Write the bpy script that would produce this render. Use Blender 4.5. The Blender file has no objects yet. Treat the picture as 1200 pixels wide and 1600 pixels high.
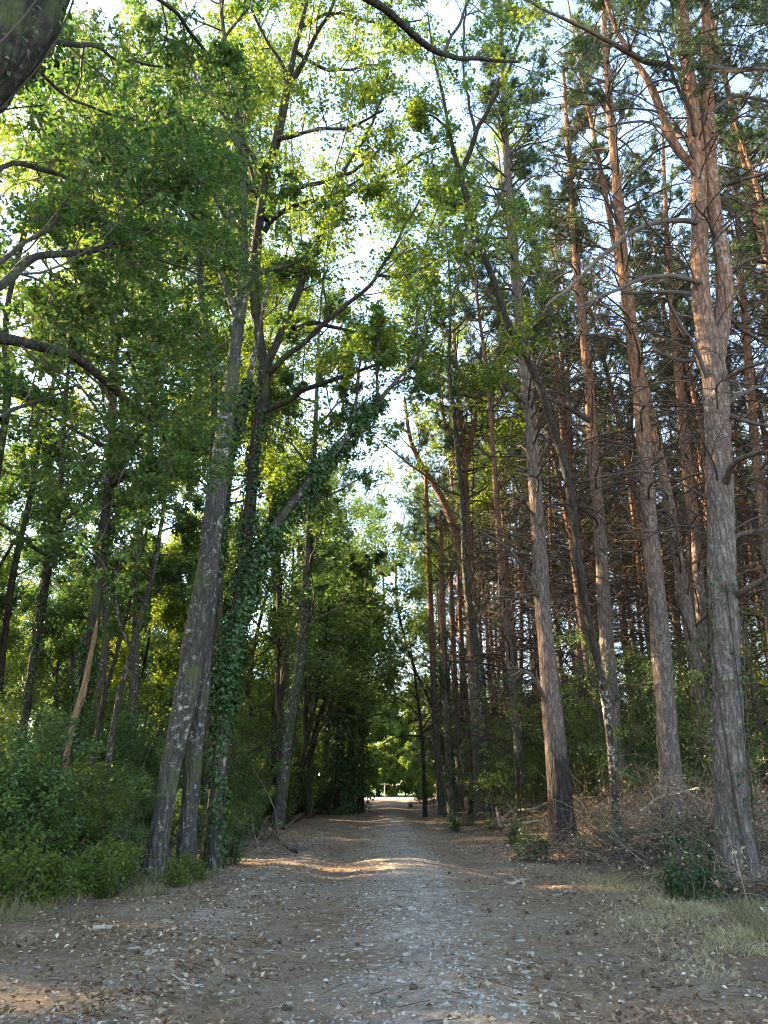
import bpy, math, random
import numpy as np
from mathutils import Vector

random.seed(7)
RNG = np.random.default_rng(7)
SC = bpy.context.scene
COL = SC.collection

# ------------------------------------------------------------------ camera, sky, sun, exposure
FPX = 1209.0                       # focal length in photo pixels (1200x1600)
HORIZON = 1228.0
PITCH = math.atan((HORIZON - 800) / FPX)
EYE = 1.45
cam_d = bpy.data.cameras.new('camera')
cam = bpy.data.objects.new('camera', cam_d)
COL.objects.link(cam)
cam.location = (0, 0, EYE)
cam.rotation_euler = (math.pi / 2 + PITCH, 0, 0)
cam_d.sensor_fit = 'VERTICAL'
cam_d.angle = 2 * math.atan(800 / FPX)
cam_d.clip_start = 0.05
cam_d.clip_end = 3000
SC.camera = cam

SUN_EL, SUN_AZ = 26.0, -64.0       # degrees; azimuth from +Y, negative = to the left
world = bpy.data.worlds.new('World')
SC.world = world
world.use_nodes = True
wn = world.node_tree.nodes
wl = world.node_tree.links
wn.clear()
sky = wn.new('ShaderNodeTexSky')
sky.sky_type = 'NISHITA'
sky.sun_disc = False
sky.sun_elevation = math.radians(SUN_EL)
sky.sun_rotation = math.radians(SUN_AZ)
sky.altitude = 300
sky.air_density = 1.0
sky.dust_density = .7
sky.ozone_density = 2.2
bg = wn.new('ShaderNodeBackground')
bg.inputs['Strength'].default_value = 0.15
wo = wn.new('ShaderNodeOutputWorld')
wl.new(sky.outputs[0], bg.inputs[0])
wl.new(bg.outputs[0], wo.inputs[0])

sd = bpy.data.lights.new('sun', 'SUN')
sd.energy = 4.6
sd.angle = math.radians(0.53)
sd.color = (1.0, 0.80, 0.56)
sun = bpy.data.objects.new('sun', sd)
COL.objects.link(sun)
_a, _e = math.radians(SUN_AZ), math.radians(SUN_EL)
to_sun = Vector((math.sin(_a) * math.cos(_e), math.cos(_a) * math.cos(_e), math.sin(_e)))
sun.rotation_euler = to_sun.to_track_quat('Z', 'Y').to_euler()
sun.location = (-30, 10, 40)

SC.view_settings.view_transform = 'Standard'
SC.view_settings.look = 'None'
SC.view_settings.gamma = 1
SC.view_settings.use_curve_mapping = False
SC.view_settings.exposure = 2.9
SC.view_settings.use_white_balance = True
SC.view_settings.white_balance_temperature = 7600
SC.view_settings.white_balance_tint = 10
SC.render.engine = 'CYCLES'
SC.cycles.max_bounces = 9
SC.cycles.diffuse_bounces = 6
SC.cycles.transmission_bounces = 4
SC.cycles.use_denoising = True
SC.cycles.filter_width = 1.05
SC.cycles.sample_clamp_indirect = 6

# ------------------------------------------------------------------ numeric helpers
CP, SP = math.cos(PITCH), math.sin(PITCH)


def P(px, py, D):
    """world point seen at photo pixel (px, py) at distance D ahead"""
    u = (px - 600) / FPX
    v = (800 - py) / FPX
    dy = CP - v * SP
    dz = SP + v * CP
    s = D / dy
    return np.array([u * s, D, EYE + dz * s])


def pxr(py, D, w):
    """radius in metres of something w photo pixels wide at height py, distance D"""
    v = (800 - py) / FPX
    return 0.5 * w / FPX * D / (CP - v * SP)


def _hash(ix, iy, iz, seed):
    h = (ix * 374761393 + iy * 668265263 + iz * 2147483647 + seed * 144665) & 0xffffffff
    h = ((h ^ (h >> 13)) * 1274126177) & 0xffffffff
    return ((h ^ (h >> 16)) & 0xffff) / 65535.0


def vnoise(p, seed=0):
    p = np.asarray(p, dtype=np.float64)
    i = np.floor(p).astype(np.int64)
    f = p - i
    f = f * f * (3 - 2 * f)
    out = 0
    for dx in (0, 1):
        for dy in (0, 1):
            for dz in (0, 1):
                w = (f[..., 0] if dx else 1 - f[..., 0]) * (f[..., 1] if dy else 1 - f[..., 1]) * (f[..., 2] if dz else 1 - f[..., 2])
                out = out + w * _hash(i[..., 0] + dx, i[..., 1] + dy, i[..., 2] + dz, seed)
    return out * 2 - 1


def sstep(a, b, x):
    t = np.clip((x - a) / (b - a), 0, 1)
    return t * t * (3 - 2 * t)


def height(x, y):
    x = np.asarray(x, dtype=np.float64)
    y = np.asarray(y, dtype=np.float64)
    x, y = np.broadcast_arrays(x, y)
    z0 = np.zeros_like(x)
    fade = 1 - sstep(84, 92, y)
    bank = sstep(3.4, 7.5, x) * (0.35 + 0.4 * sstep(14, 30, y)) + sstep(7, 16, x) * 0.5
    left = sstep(3.6, 7.5, -x) * 0.22 + sstep(8, 30, -x) * 0.5
    crown = 0.07 * np.exp(-((x - 0.45) / 0.8) ** 2) + 0.05 * np.exp(-((x + 2.0) / 0.5) ** 2) * (1 - sstep(14, 22, y))
    rut = -0.05 * np.exp(-((x - 1.9) / 0.5) ** 2) - 0.05 * np.exp(-((x + 0.9) / 0.45) ** 2)
    h = (bank + left + crown + rut) * fade
    off = sstep(2.5, 5, np.abs(x))
    h = h + 0.12 * vnoise(np.stack([x * .35, y * .35, z0], -1), 3) * off * fade
    near = 1 - sstep(35, 60, y)
    h = h + (0.035 + 0.05 * off) * vnoise(np.stack([x * 1.3, y * 1.3, z0], -1), 5) * near
    h = h + 0.016 * vnoise(np.stack([x * 5, y * 5, z0], -1), 9) * near
    h = h + 0.008 * vnoise(np.stack([x * 13, y * 13, z0], -1), 11) * near
    return h


def ground_hit(px, py):
    """distance ahead at which the ray through a photo pixel meets the ground"""
    D = np.concatenate([np.arange(4, 60, .05), np.arange(60, 140, .5)])
    u = (px - 600) / FPX
    v = (800 - py) / FPX
    dy = CP - v * SP
    dz = SP + v * CP
    s = D / dy
    below = (EYE + dz * s) < height(u * s, D)
    k = np.argmax(below)
    return float(D[k]) if below.any() else 80.0


def unit(v):
    return v / np.maximum(np.linalg.norm(v, axis=-1, keepdims=True), 1e-9)


def smooth(pts, rad, n):
    """Catmull-Rom through pts with radii, n samples by arc length"""
    pts = np.asarray(pts, float)
    rad = np.asarray(rad, float)
    q = np.concatenate([[2 * pts[0] - pts[1]], pts, [2 * pts[-1] - pts[-2]]])
    out, ro = [], []
    for i in range(len(pts) - 1):
        p0, p1, p2, p3 = q[i:i + 4]
        t = np.linspace(0, 1, 9)[:-1, None]
        out.append(.5 * (2 * p1 + (p2 - p0) * t + (2 * p0 - 5 * p1 + 4 * p2 - p3) * t ** 2 + (3 * p1 - p0 - 3 * p2 + p3) * t ** 3))
        ro.append(rad[i] + (rad[i + 1] - rad[i]) * t[:, 0])
    out.append(pts[-1:])
    ro.append(rad[-1:])
    out = np.concatenate(out)
    ro = np.concatenate(ro)
    d = np.concatenate([[0], np.cumsum(np.linalg.norm(np.diff(out, axis=0), axis=1))])
    s = np.linspace(0, d[-1], n)
    return np.stack([np.interp(s, d, out[:, k]) for k in range(3)], -1), np.interp(s, d, ro)


class MB:
    """collects geometry and links it as one mesh"""

    def __init__(self):
        self.v, self.f, self.s, self.n = [], [], [], 0

    def add(self, V, F, sm=True):
        V = np.asarray(V, np.float32).reshape(-1, 3)
        F = np.asarray(F, np.int64)
        if len(V) == 0 or len(F) == 0:
            return
        self.v.append(V)
        self.f.append(F + self.n)
        self.s.append(sm)
        self.n += len(V)

    def mesh(self, name, mat, origin=(0, 0, 0)):
        me = bpy.data.meshes.new(name)
        V = np.concatenate(self.v) - np.asarray(origin, np.float32)
        loops = np.concatenate([f.ravel() for f in self.f]).astype(np.int32)
        cnt = np.concatenate([np.full(len(f), f.shape[1]) for f in self.f]).astype(np.int32)
        sm = np.concatenate([np.full(len(f), s) for f, s in zip(self.f, self.s)])
        start = np.concatenate([[0], np.cumsum(cnt)[:-1]]).astype(np.int32)
        me.vertices.add(len(V))
        me.vertices.foreach_set('co', V.astype(np.float32).ravel())
        me.loops.add(len(loops))
        me.loops.foreach_set('vertex_index', loops)
        me.polygons.add(len(cnt))
        me.polygons.foreach_set('loop_start', start)
        me.polygons.foreach_set('loop_total', cnt)
        me.polygons.foreach_set('use_smooth', sm)
        me.update(calc_edges=True)
        me.materials.append(mat)
        return me

    def build(self, name, mat, parent=None, kind=None, origin=(0, 0, 0)):
        if not self.v:
            return None
        o = bpy.data.objects.new(name, self.mesh(name, mat, origin))
        COL.objects.link(o)
        if parent is not None:
            o.parent = parent
        else:
            o.location = origin
        if kind:
            o['kind'] = kind
        return o


def tubes(P3, R, sides, bark=0.0, bscale=(9, 9, 1.6), seed=0, cap=False):
    """P3 (B,n,3), R (B,n) -> verts, quads for B tubes"""
    P3 = np.asarray(P3, float)
    R = np.asarray(R, float)
    if P3.ndim == 2:
        P3, R = P3[None], R[None]
    B, n, _ = P3.shape
    T = unit(np.gradient(P3, axis=1))
    ref = np.where(np.abs(T[:, :1, 2:3]) > .8, np.array([1., 0, 0]), np.array([0, 0, 1.]))
    N = np.empty_like(T)
    cur = unit(np.cross(T[:, 0], np.broadcast_to(ref[:, 0], (B, 3))))
    for i in range(n):
        cur = unit(cur - T[:, i] * (cur * T[:, i]).sum(-1, keepdims=True))
        N[:, i] = cur
    Bn = np.cross(T, N)
    a = np.linspace(0, 2 * math.pi, sides, endpoint=False)
    dirs = N[:, :, None] * np.cos(a)[:, None] + Bn[:, :, None] * np.sin(a)[:, None]
    rr = R[:, :, None, None]
    V = P3[:, :, None] + dirs * rr
    if bark > 0:
        s = np.array(bscale)
        q = V * s
        r1 = np.abs(vnoise(q, seed))
        r2 = vnoise(V * s * 2.3, seed + 1)
        big = vnoise(V * np.array([2.2, 2.2, .7]), seed + 2)
        V = V + dirs * (bark * (r1 * 1.3 - .4 + .35 * r2) + .1 * R[:, :, None] * big)[..., None]
    V = V.reshape(-1, 3)
    idx = np.arange(B * n * sides).reshape(B, n, sides)
    A = idx[:, :-1]
    C = idx[:, 1:]
    F = np.stack([A, np.roll(A, -1, 2), np.roll(C, -1, 2), C], -1).reshape(-1, 4)
    return V, F


def kids(P3, R, k, t0, t1, ang, ratio, rng, up=0.05, wob=.18, n=5, rr=.55, lengths=None, taper=.25, flat=0.0, rmax=1e9, shape=.5):
    """k children for each parent polyline, fully vectorised"""
    B, m, _ = P3.shape
    L = np.linalg.norm(np.diff(P3, axis=1), axis=2).sum(1)
    t = t0 + (t1 - t0) * (np.arange(k)[None] + rng.random((B, k))) / k
    fi = t * (m - 1)
    i0 = np.clip(fi.astype(int), 0, m - 2)
    fr = (fi - i0)[..., None]
    bi = np.arange(B)[:, None]
    pos = P3[bi, i0] * (1 - fr) + P3[bi, i0 + 1] * fr
    tan = unit(P3[bi, i0 + 1] - P3[bi, i0])
    pr = R[bi, i0] * (1 - fr[..., 0]) + R[bi, i0 + 1] * fr[..., 0]
    g = rng.normal(size=(B, k, 3))
    g[..., 2] *= (1 - flat)
    perp = unit(g - tan * (g * tan).sum(-1, keepdims=True))
    an = np.radians(ang + rng.normal(size=(B, k, 1)) * 12)
    d = unit(np.cos(an) * tan + np.sin(an) * perp)
    ln = (L[:, None] * ratio if lengths is None else np.full((B, k), lengths)) * (1 - shape * t) * rng.uniform(.6, 1.3, (B, k))
    pts = [pos]
    for j in range(n - 1):
        pts.append(pts[-1] + d * (ln / (n - 1))[..., None])
        d = unit(d + rng.normal(size=d.shape) * wob + np.array([0, 0, up]))
    Pc = np.stack(pts, 2).reshape(B * k, n, 3)
    r0 = np.minimum(pr * rr, rmax).reshape(-1)
    Rc = r0[:, None] * np.linspace(1, taper, n)
    return Pc, Rc


def along(P3, m, t0, t1, rng, jit):
    B, n, _ = P3.shape
    t = rng.uniform(t0, t1, (B, m)) * (n - 1)
    i0 = np.clip(t.astype(int), 0, n - 2)
    fr = (t - i0)[..., None]
    bi = np.arange(B)[:, None]
    p = P3[bi, i0] * (1 - fr) + P3[bi, i0 + 1] * fr
    tan = unit(P3[bi, i0 + 1] - P3[bi, i0])
    p = p + rng.normal(size=p.shape) * jit
    return p.reshape(-1, 3), tan.reshape(-1, 3)


LEAF_Q = (np.array([[0, 0, 0], [.5, .3, .08], [1, 0, -.05], [.5, -.3, .08]]), np.array([[0, 1, 2], [0, 2, 3]]))
LEAF_OAK = (np.array([[0, 0, 0], [.3, .2, .05], [.42, .09, .02], [.7, .27, .05], [1, 0, -.08], [.7, -.27, .05], [.42, -.09, .02], [.3, -.2, .05]]),
            np.array([[0, 1, 2], [0, 2, 6], [0, 6, 7], [2, 3, 4], [2, 4, 6], [6, 4, 5]]))
LEAF_IVY = (np.array([[0, 0, 0], [.15, .42, 0], [.5, .3, .06], [1, 0, 0], [.5, -.3, .06], [.15, -.42, 0]]),
            np.array([[0, 1, 2], [0, 2, 3], [0, 3, 4], [0, 4, 5]]))


def leaves(pts, size, rng, tmpl=LEAF_Q, normal=None, nbias=.6, axis=None, abias=0.):
    N = len(pts)
    nn = rng.normal(size=(N, 3))
    if normal is None:
        nn[:, 2] = np.abs(nn[:, 2]) + nbias
    else:
        nn = nn * .45 + normal
    nn = unit(nn)
    ax = rng.normal(size=(N, 3))
    ax[:, 2] -= .35
    if axis is not None:
        ax = ax + axis * abias
    ax = unit(ax - nn * (ax * nn).sum(-1, keepdims=True))
    bt = np.cross(nn, ax)
    s = size * rng.uniform(.6, 1.25, (N, 1, 1))
    tv, tf = tmpl
    V = pts[:, None] + s * (tv[:, 0, None] * ax[:, None] + tv[:, 1, None] * bt[:, None] + tv[:, 2, None] * nn[:, None])
    F = tf[None] + (np.arange(N) * len(tv))[:, None, None]
    return V.reshape(-1, 3), F.reshape(-1, 3)


def needles(pts, dirs, rng, k=9, ln=.13, w=.012, spread=.75):
    N = len(pts)
    d = unit(dirs[:, None] + rng.normal(size=(N, k, 3)) * spread)
    sd_ = unit(np.cross(d, rng.normal(size=(N, k, 3))))
    p = pts[:, None] + rng.normal(size=(N, k, 3)) * .02
    L = ln * rng.uniform(.6, 1.2, (N, k, 1))
    V = np.stack([p - sd_ * w / 2, p + sd_ * w / 2, p + d * L], 2)
    return V.reshape(-1, 3), np.arange(N * k * 3).reshape(-1, 3)


def blades(pts, rng, hgt, w, lean=.35, ndir=None):
    N = len(pts)
    d = rng.normal(size=(N, 3)) * lean
    d[:, 2] = 1
    d = unit(d)
    s = unit(np.cross(d, rng.normal(size=(N, 3))))
    h = hgt * rng.uniform(.5, 1.3, (N, 1))
    droop = rng.normal(size=(N, 3)) * .35
    droop[:, 2] = -np.abs(droop[:, 2])
    m = pts + d * h * .55
    e = m + unit(d + droop) * h * .45
    V = np.stack([pts - s * w / 2, pts + s * w / 2, m + s * w * .4, m - s * w * .4, e], 1)
    base = (np.arange(N) * 5)[:, None]
    return V.reshape(-1, 3), np.concatenate([base + [[0, 1, 2]], base + [[0, 2, 3]], base + [[3, 2, 4]]])


# ------------------------------------------------------------------ materials
def mat(name):
    m = bpy.data.materials.new(name)
    m.use_nodes = True
    nt = m.node_tree
    nt.nodes.clear()
    out = nt.nodes.new('ShaderNodeOutputMaterial')
    return m, nt, out


def nd(nt, typ, **kw):
    x = nt.nodes.new(typ)
    for k, v in kw.items():
        if k.startswith('i_'):
            key = k[2:]
            x.inputs[int(key) if key.isdigit() else key.replace('_', ' ')].default_value = v
        else:
            setattr(x, k, v)
    return x


def ramp(nt, fac, stops):
    r = nt.nodes.new('ShaderNodeValToRGB')
    e = r.color_ramp.elements
    while len(e) < len(stops):
        e.new(.5)
    for el, (p, c) in zip(e, stops):
        el.position = p
        el.color = (*c, 1)
    nt.links.new(fac, r.inputs[0])
    return r.outputs[0]


def mixc(nt, fac, a, b, mode='MIX'):
    m = nt.nodes.new('ShaderNodeMix')
    m.data_type = 'RGBA'
    m.blend_type = mode
    for sock, v in ((m.inputs[0], fac), (m.inputs[6], a), (m.inputs[7], b)):
        if isinstance(v, bpy.types.NodeSocket):
            nt.links.new(v, sock)
        elif sock == m.inputs[0]:
            sock.default_value = v
        else:
            sock.default_value = (*v, 1)
    return m.outputs[2]


def leaf_mat(name, stops, trans=.45, rough=.5, tgain=(1.25, 1.35, .6)):
    m, nt, out = mat(name)
    geo = nd(nt, 'ShaderNodeNewGeometry')
    c = ramp(nt, geo.outputs['Random Per Island'], stops)
    tc = nd(nt, 'ShaderNodeTexCoord')
    nz = nd(nt, 'ShaderNodeTexNoise', i_Scale=.5, i_Detail=2)
    nt.links.new(tc.outputs['Object'], nz.inputs[0])
    v = nd(nt, 'ShaderNodeMapRange', i_1=.3, i_2=.7, i_3=.7, i_4=1.3)
    nt.links.new(nz.outputs[0], v.inputs[0])
    hs = nd(nt, 'ShaderNodeHueSaturation')
    nt.links.new(v.outputs[0], hs.inputs['Value'])
    nt.links.new(c, hs.inputs['Color'])
    c = hs.outputs[0]
    b = nd(nt, 'ShaderNodeBsdfPrincipled', i_Roughness=rough)
    b.inputs['Specular IOR Level'].default_value = .35
    nt.links.new(c, b.inputs['Base Color'])
    t = nd(nt, 'ShaderNodeBsdfTranslucent')
    tcx = mixc(nt, 1.0, c, tgain, 'MULTIPLY')
    nt.links.new(tcx, t.inputs[0])
    mx = nd(nt, 'ShaderNodeMixShader', i_0=trans)
    nt.links.new(b.outputs[0], mx.inputs[1])
    nt.links.new(t.outputs[0], mx.inputs[2])
    nt.links.new(mx.outputs[0], out.inputs[0])
    return m


def bark_mat(name, base, dark, spots=None, spot_amt=.55, upper=None, z0=5, z1=10, vscale=(14, 14, 2.2), moss=None, bump=.6, rnd=.15, spot_z=None, dist=.7):
    m, nt, out = mat(name)
    L = nt.links.new
    tc = nd(nt, 'ShaderNodeTexCoord')
    oi = nd(nt, 'ShaderNodeObjectInfo')
    mp = nd(nt, 'ShaderNodeMapping')
    mp.inputs['Scale'].default_value = vscale
    L(tc.outputs['Object'], mp.inputs[0])
    n1 = nd(nt, 'ShaderNodeTexNoise', i_Scale=1.0, i_Detail=8, i_Roughness=.65)
    L(mp.outputs[0], n1.inputs[0])
    vo = nd(nt, 'ShaderNodeTexVoronoi', feature='DISTANCE_TO_EDGE', i_Scale=.9)
    mpd = mixc(nt, dist, mp.outputs[0], n1.outputs['Color'], 'ADD')
    L(mpd, vo.inputs[0])
    fur = nd(nt, 'ShaderNodeMapRange', i_1=0., i_2=.3)
    L(vo.outputs[0], fur.inputs[0])
    c1 = mixc(nt, n1.outputs[0], dark, base)
    if upper is not None:
        sx = nd(nt, 'ShaderNodeSeparateXYZ')
        L(tc.outputs['Object'], sx.inputs[0])
        n3 = nd(nt, 'ShaderNodeTexNoise', i_Scale=.8, i_Detail=3)
        L(tc.outputs['Object'], n3.inputs[0])
        ad = nd(nt, 'ShaderNodeMath', operation='MULTIPLY_ADD', i_1=5.0)
        L(n3.outputs[0], ad.inputs[0])
        L(sx.outputs[2], ad.inputs[2])
        mr = nd(nt, 'ShaderNodeMapRange', i_1=z0 + 2.5, i_2=z1 + 2.5)
        L(ad.outputs[0], mr.inputs[0])
        up = mixc(nt, n1.outputs[0], tuple(v * .45 for v in upper), upper)
        c1 = mixc(nt, mr.outputs[0], c1, up)
    frr = nd(nt, 'ShaderNodeMapRange', i_1=0., i_2=1., i_3=.5, i_4=1.05)
    L(fur.outputs[0], frr.inputs[0])
    n6 = nd(nt, 'ShaderNodeTexNoise', i_Scale=22., i_Detail=8, i_Roughness=.75)
    L(tc.outputs['Object'], n6.inputs[0])
    f6 = nd(nt, 'ShaderNodeMapRange', i_1=.35, i_2=.65, i_3=.55, i_4=1.25)
    L(n6.outputs[0], f6.inputs[0])
    c2 = mixc(nt, 1.0, c1, frr.outputs[0], 'MULTIPLY')
    c2 = mixc(nt, 1.0, c2, f6.outputs[0], 'MULTIPLY')
    if spots is not None:
        n2 = nd(nt, 'ShaderNodeTexNoise', i_Scale=9., i_Detail=6, i_Roughness=.7)
        L(tc.outputs['Object'], n2.inputs[0])
        n5 = nd(nt, 'ShaderNodeTexNoise', i_Scale=1.1, i_Detail=2)
        L(tc.outputs['Object'], n5.inputs[0])
        sm_ = nd(nt, 'ShaderNodeMath', operation='MULTIPLY_ADD', i_1=.35)
        L(n5.outputs[0], sm_.inputs[0])
        L(n2.outputs[0], sm_.inputs[2])
        fz = sm_.outputs[0]
        if spot_z:
            sz_ = nd(nt, 'ShaderNodeSeparateXYZ')
            L(tc.outputs['Object'], sz_.inputs[0])
            mz = nd(nt, 'ShaderNodeMapRange', i_1=spot_z[0], i_2=spot_z[1], i_3=0., i_4=-.4)
            L(sz_.outputs[2], mz.inputs[0])
            az_ = nd(nt, 'ShaderNodeMath', operation='ADD')
            L(mz.outputs[0], az_.inputs[0])
            L(fz, az_.inputs[1])
            fz = az_.outputs[0]
        r = nd(nt, 'ShaderNodeMapRange', i_1=spot_amt + .16, i_2=spot_amt + .29)
        r.inputs[4].default_value = .85
        L(fz, r.inputs[0])
        c2 = mixc(nt, r.outputs[0], c2, spots)
    if moss is not None:
        n4 = nd(nt, 'ShaderNodeTexNoise', i_Scale=1.7, i_Detail=5)
        L(tc.outputs['Object'], n4.inputs[0])
        r4 = nd(nt, 'ShaderNodeMapRange', i_1=.52, i_2=.68)
        L(n4.outputs[0], r4.inputs[0])
        c2 = mixc(nt, r4.outputs[0], c2, moss)
    hs = nd(nt, 'ShaderNodeHueSaturation')
    rv = nd(nt, 'ShaderNodeMapRange', i_3=1 - rnd, i_4=1 + rnd)
    L(oi.outputs['Random'], rv.inputs[0])
    L(rv.outputs[0], hs.inputs['Value'])
    L(c2, hs.inputs['Color'])
    b = nd(nt, 'ShaderNodeBsdfPrincipled', i_Roughness=.9)
    b.inputs['Specular IOR Level'].default_value = .2
    L(hs.outputs[0], b.inputs['Base Color'])
    hm = nd(nt, 'ShaderNodeMath', operation='MULTIPLY_ADD', i_1=.6)
    L(fur.outputs[0], hm.inputs[0])
    L(n1.outputs[0], hm.inputs[2])
    bp = nd(nt, 'ShaderNodeBump', i_Strength=bump, i_Distance=.03)
    L(hm.outputs[0], bp.inputs['Height'])
    L(bp.outputs[0], b.inputs['Normal'])
    L(b.outputs[0], out.inputs[0])
    return m


def plain_mat(name, stops, rough=.85, scale=6., island=True, trans=0.):
    m, nt, out = mat(name)
    L = nt.links.new
    geo = nd(nt, 'ShaderNodeNewGeometry')
    tc = nd(nt, 'ShaderNodeTexCoord')
    nz = nd(nt, 'ShaderNodeTexNoise', i_Scale=scale, i_Detail=5)
    L(tc.outputs['Object'], nz.inputs[0])
    c = ramp(nt, geo.outputs['Random Per Island'] if island else nz.outputs[0], stops)
    v = nd(nt, 'ShaderNodeMapRange', i_1=.3, i_2=.7, i_3=.7, i_4=1.25)
    L(nz.outputs[0], v.inputs[0])
    hs = nd(nt, 'ShaderNodeHueSaturation')
    L(v.outputs[0], hs.inputs['Value'])
    L(c, hs.inputs['Color'])
    b = nd(nt, 'ShaderNodeBsdfPrincipled', i_Roughness=rough)
    b.inputs['Specular IOR Level'].default_value = .25
    L(hs.outputs[0], b.inputs['Base Color'])
    bp = nd(nt, 'ShaderNodeBump', i_Strength=.4, i_Distance=.01)
    L(nz.outputs[0], bp.inputs['Height'])
    L(bp.outputs[0], b.inputs['Normal'])
    sh = b.outputs[0]
    if trans:
        t = nd(nt, 'ShaderNodeBsdfTranslucent')
        L(hs.outputs[0], t.inputs[0])
        mx = nd(nt, 'ShaderNodeMixShader', i_0=trans)
        L(sh, mx.inputs[1])
        L(t.outputs[0], mx.inputs[2])
        sh = mx.outputs[0]
    L(sh, out.inputs[0])
    return m


M = {}
M['oak_leaf'] = leaf_mat('oak_leaf', [(0, (.044, .094, .034)), (.5, (.068, .138, .045)), (.85, (.1, .175, .05)), (1, (.18, .2, .055))], trans=.5, tgain=(1.2, 1.3, .75))
M['lime_leaf'] = leaf_mat('light_leaf', [(0, (.075, .14, .035)), (.6, (.12, .19, .05)), (1, (.22, .25, .06))], trans=.6, tgain=(1.6, 1.5, .6))  # paler leaf; on oaks and far trees its yellow-green stands in for sunshine
M['ivy'] = leaf_mat('ivy_leaf', [(0, (.018, .055, .015)), (.7, (.035, .09, .022)), (1, (.07, .12, .03))], trans=.2, rough=.3)
M['shrub_leaf'] = leaf_mat('shrub_leaf', [(0, (.055, .11, .04)), (.6, (.1, .175, .055)), (1, (.18, .23, .075))], trans=.4)
M['needle'] = leaf_mat('pine_needle', [(0, (.045, .085, .05)), (.6, (.07, .12, .065)), (.92, (.1, .14, .06)), (1, (.16, .12, .06))], trans=.3)
M['bark_oak'] = bark_mat('oak_bark', (.14, .128, .112), (.04, .036, .031), spots=(.4, .4, .35), spot_amt=.57, moss=(.07, .085, .03), bump=.9)
M['bark_dark'] = bark_mat('dark_bark', (.085, .07, .055), (.025, .02, .016), spots=(.25, .26, .22), spot_amt=.66, moss=(.05, .065, .02), bump=.7)
M['bark_mossy'] = bark_mat('mossy_bark', (.075, .065, .05), (.02, .017, .013), spots=(.2, .22, .17), spot_amt=.66, moss=(.06, .08, .025), bump=1.0)
M['bark_lichen'] = bark_mat('lichen_bark', (.1, .085, .07), (.03, .026, .02), spots=(.5, .5, .44), spot_amt=.5, bump=.6, spot_z=(3.0, 7.5))
M['bark_pine'] = bark_mat('pine_bark', (.3, .245, .215), (.1, .08, .07), upper=(.46, .235, .14), z0=5, z1=14, vscale=(14, 14, 3.0), bump=1.0, dist=1.6, spots=(.33, .34, .31), spot_amt=.6)  # upper orange is the bark's own, raised further to stand in for sunlight
M['bark_burnt'] = bark_mat('blackened_pine_bark', (.075, .062, .055), (.02, .016, .014), upper=(.31, .235, .2), z0=1.2, z1=3.4, vscale=(14, 14, 3.0), bump=1.0, dist=1.6)
M['bark_peel'] = bark_mat('peeled_wood', (.42, .27, .15), (.2, .11, .06), vscale=(30, 30, 1.5), bump=.4)
M['dead_wood'] = plain_mat('dead_wood', [(0, (.07, .055, .045)), (.6, (.16, .12, .088)), (1, (.34, .27, .19))], island=True, scale=20)
M['pine_twig'] = plain_mat('pine_twig', [(0, (.04, .03, .024)), (.7, (.075, .056, .044)), (1, (.15, .12, .095))], island=True, scale=8)
M['oak_twig'] = plain_mat('oak_twig', [(0, (.045, .038, .028)), (.7, (.075, .062, .045)), (1, (.12, .1, .075))], island=True, scale=8)
M['limb'] = plain_mat('dead_limb', [(0, (.09, .07, .058)), (1, (.09, .07, .058))], scale=9)
M['stick'] = plain_mat('bleached_stick', [(0, (.25, .2, .15)), (1, (.45, .39, .31))], island=True, scale=14)
M['litter'] = plain_mat('leaf_litter', [(0, (.09, .055, .03)), (.45, (.17, .105, .06)), (.75, (.3, .2, .12)), (.93, (.48, .38, .26)), (1, (.62, .54, .42))], island=True, scale=30, trans=.15)
M['needle_litter'] = plain_mat('needle_litter', [(0, (.1, .06, .04)), (.6, (.2, .125, .08)), (1, (.36, .27, .18))], island=True, scale=30)
M['verge_grass'] = plain_mat('verge_grass', [(0, (.09, .11, .035)), (.5, (.2, .17, .08)), (1, (.34, .28, .15))], island=True, scale=20, trans=.3)
M['dry_grass'] = plain_mat('dry_grass', [(0, (.22, .19, .09)), (.6, (.4, .34, .18)), (1, (.55, .47, .28))], island=True, scale=20, trans=.3)
M['green_grass'] = plain_mat('green_grass', [(0, (.06, .12, .025)), (.7, (.12, .2, .05)), (1, (.25, .26, .1))], island=True, scale=20, trans=.35)
M['stone'] = plain_mat('path_stone', [(0, (.26, .23, .19)), (.6, (.38, .345, .29)), (1, (.62, .58, .51))], island=False, scale=7)
M['pebble'] = plain_mat('path_pebble', [(0, (.15, .12, .09)), (.6, (.32, .28, .225)), (1, (.52, .47, .39))], island=True, scale=7)
M['asphalt'] = plain_mat('pale_asphalt', [(.3, (.3, .3, .31)), (.7, (.38, .38, .38))], island=False, scale=3)
M['cone'] = plain_mat('pine_cone', [(0, (.05, .03, .02)), (1, (.14, .085, .05))], island=True)
M['sign'] = plain_mat('sign_paint', [(0, (.5, .5, .48)), (1, (.62, .62, .6))], island=False)


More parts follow.
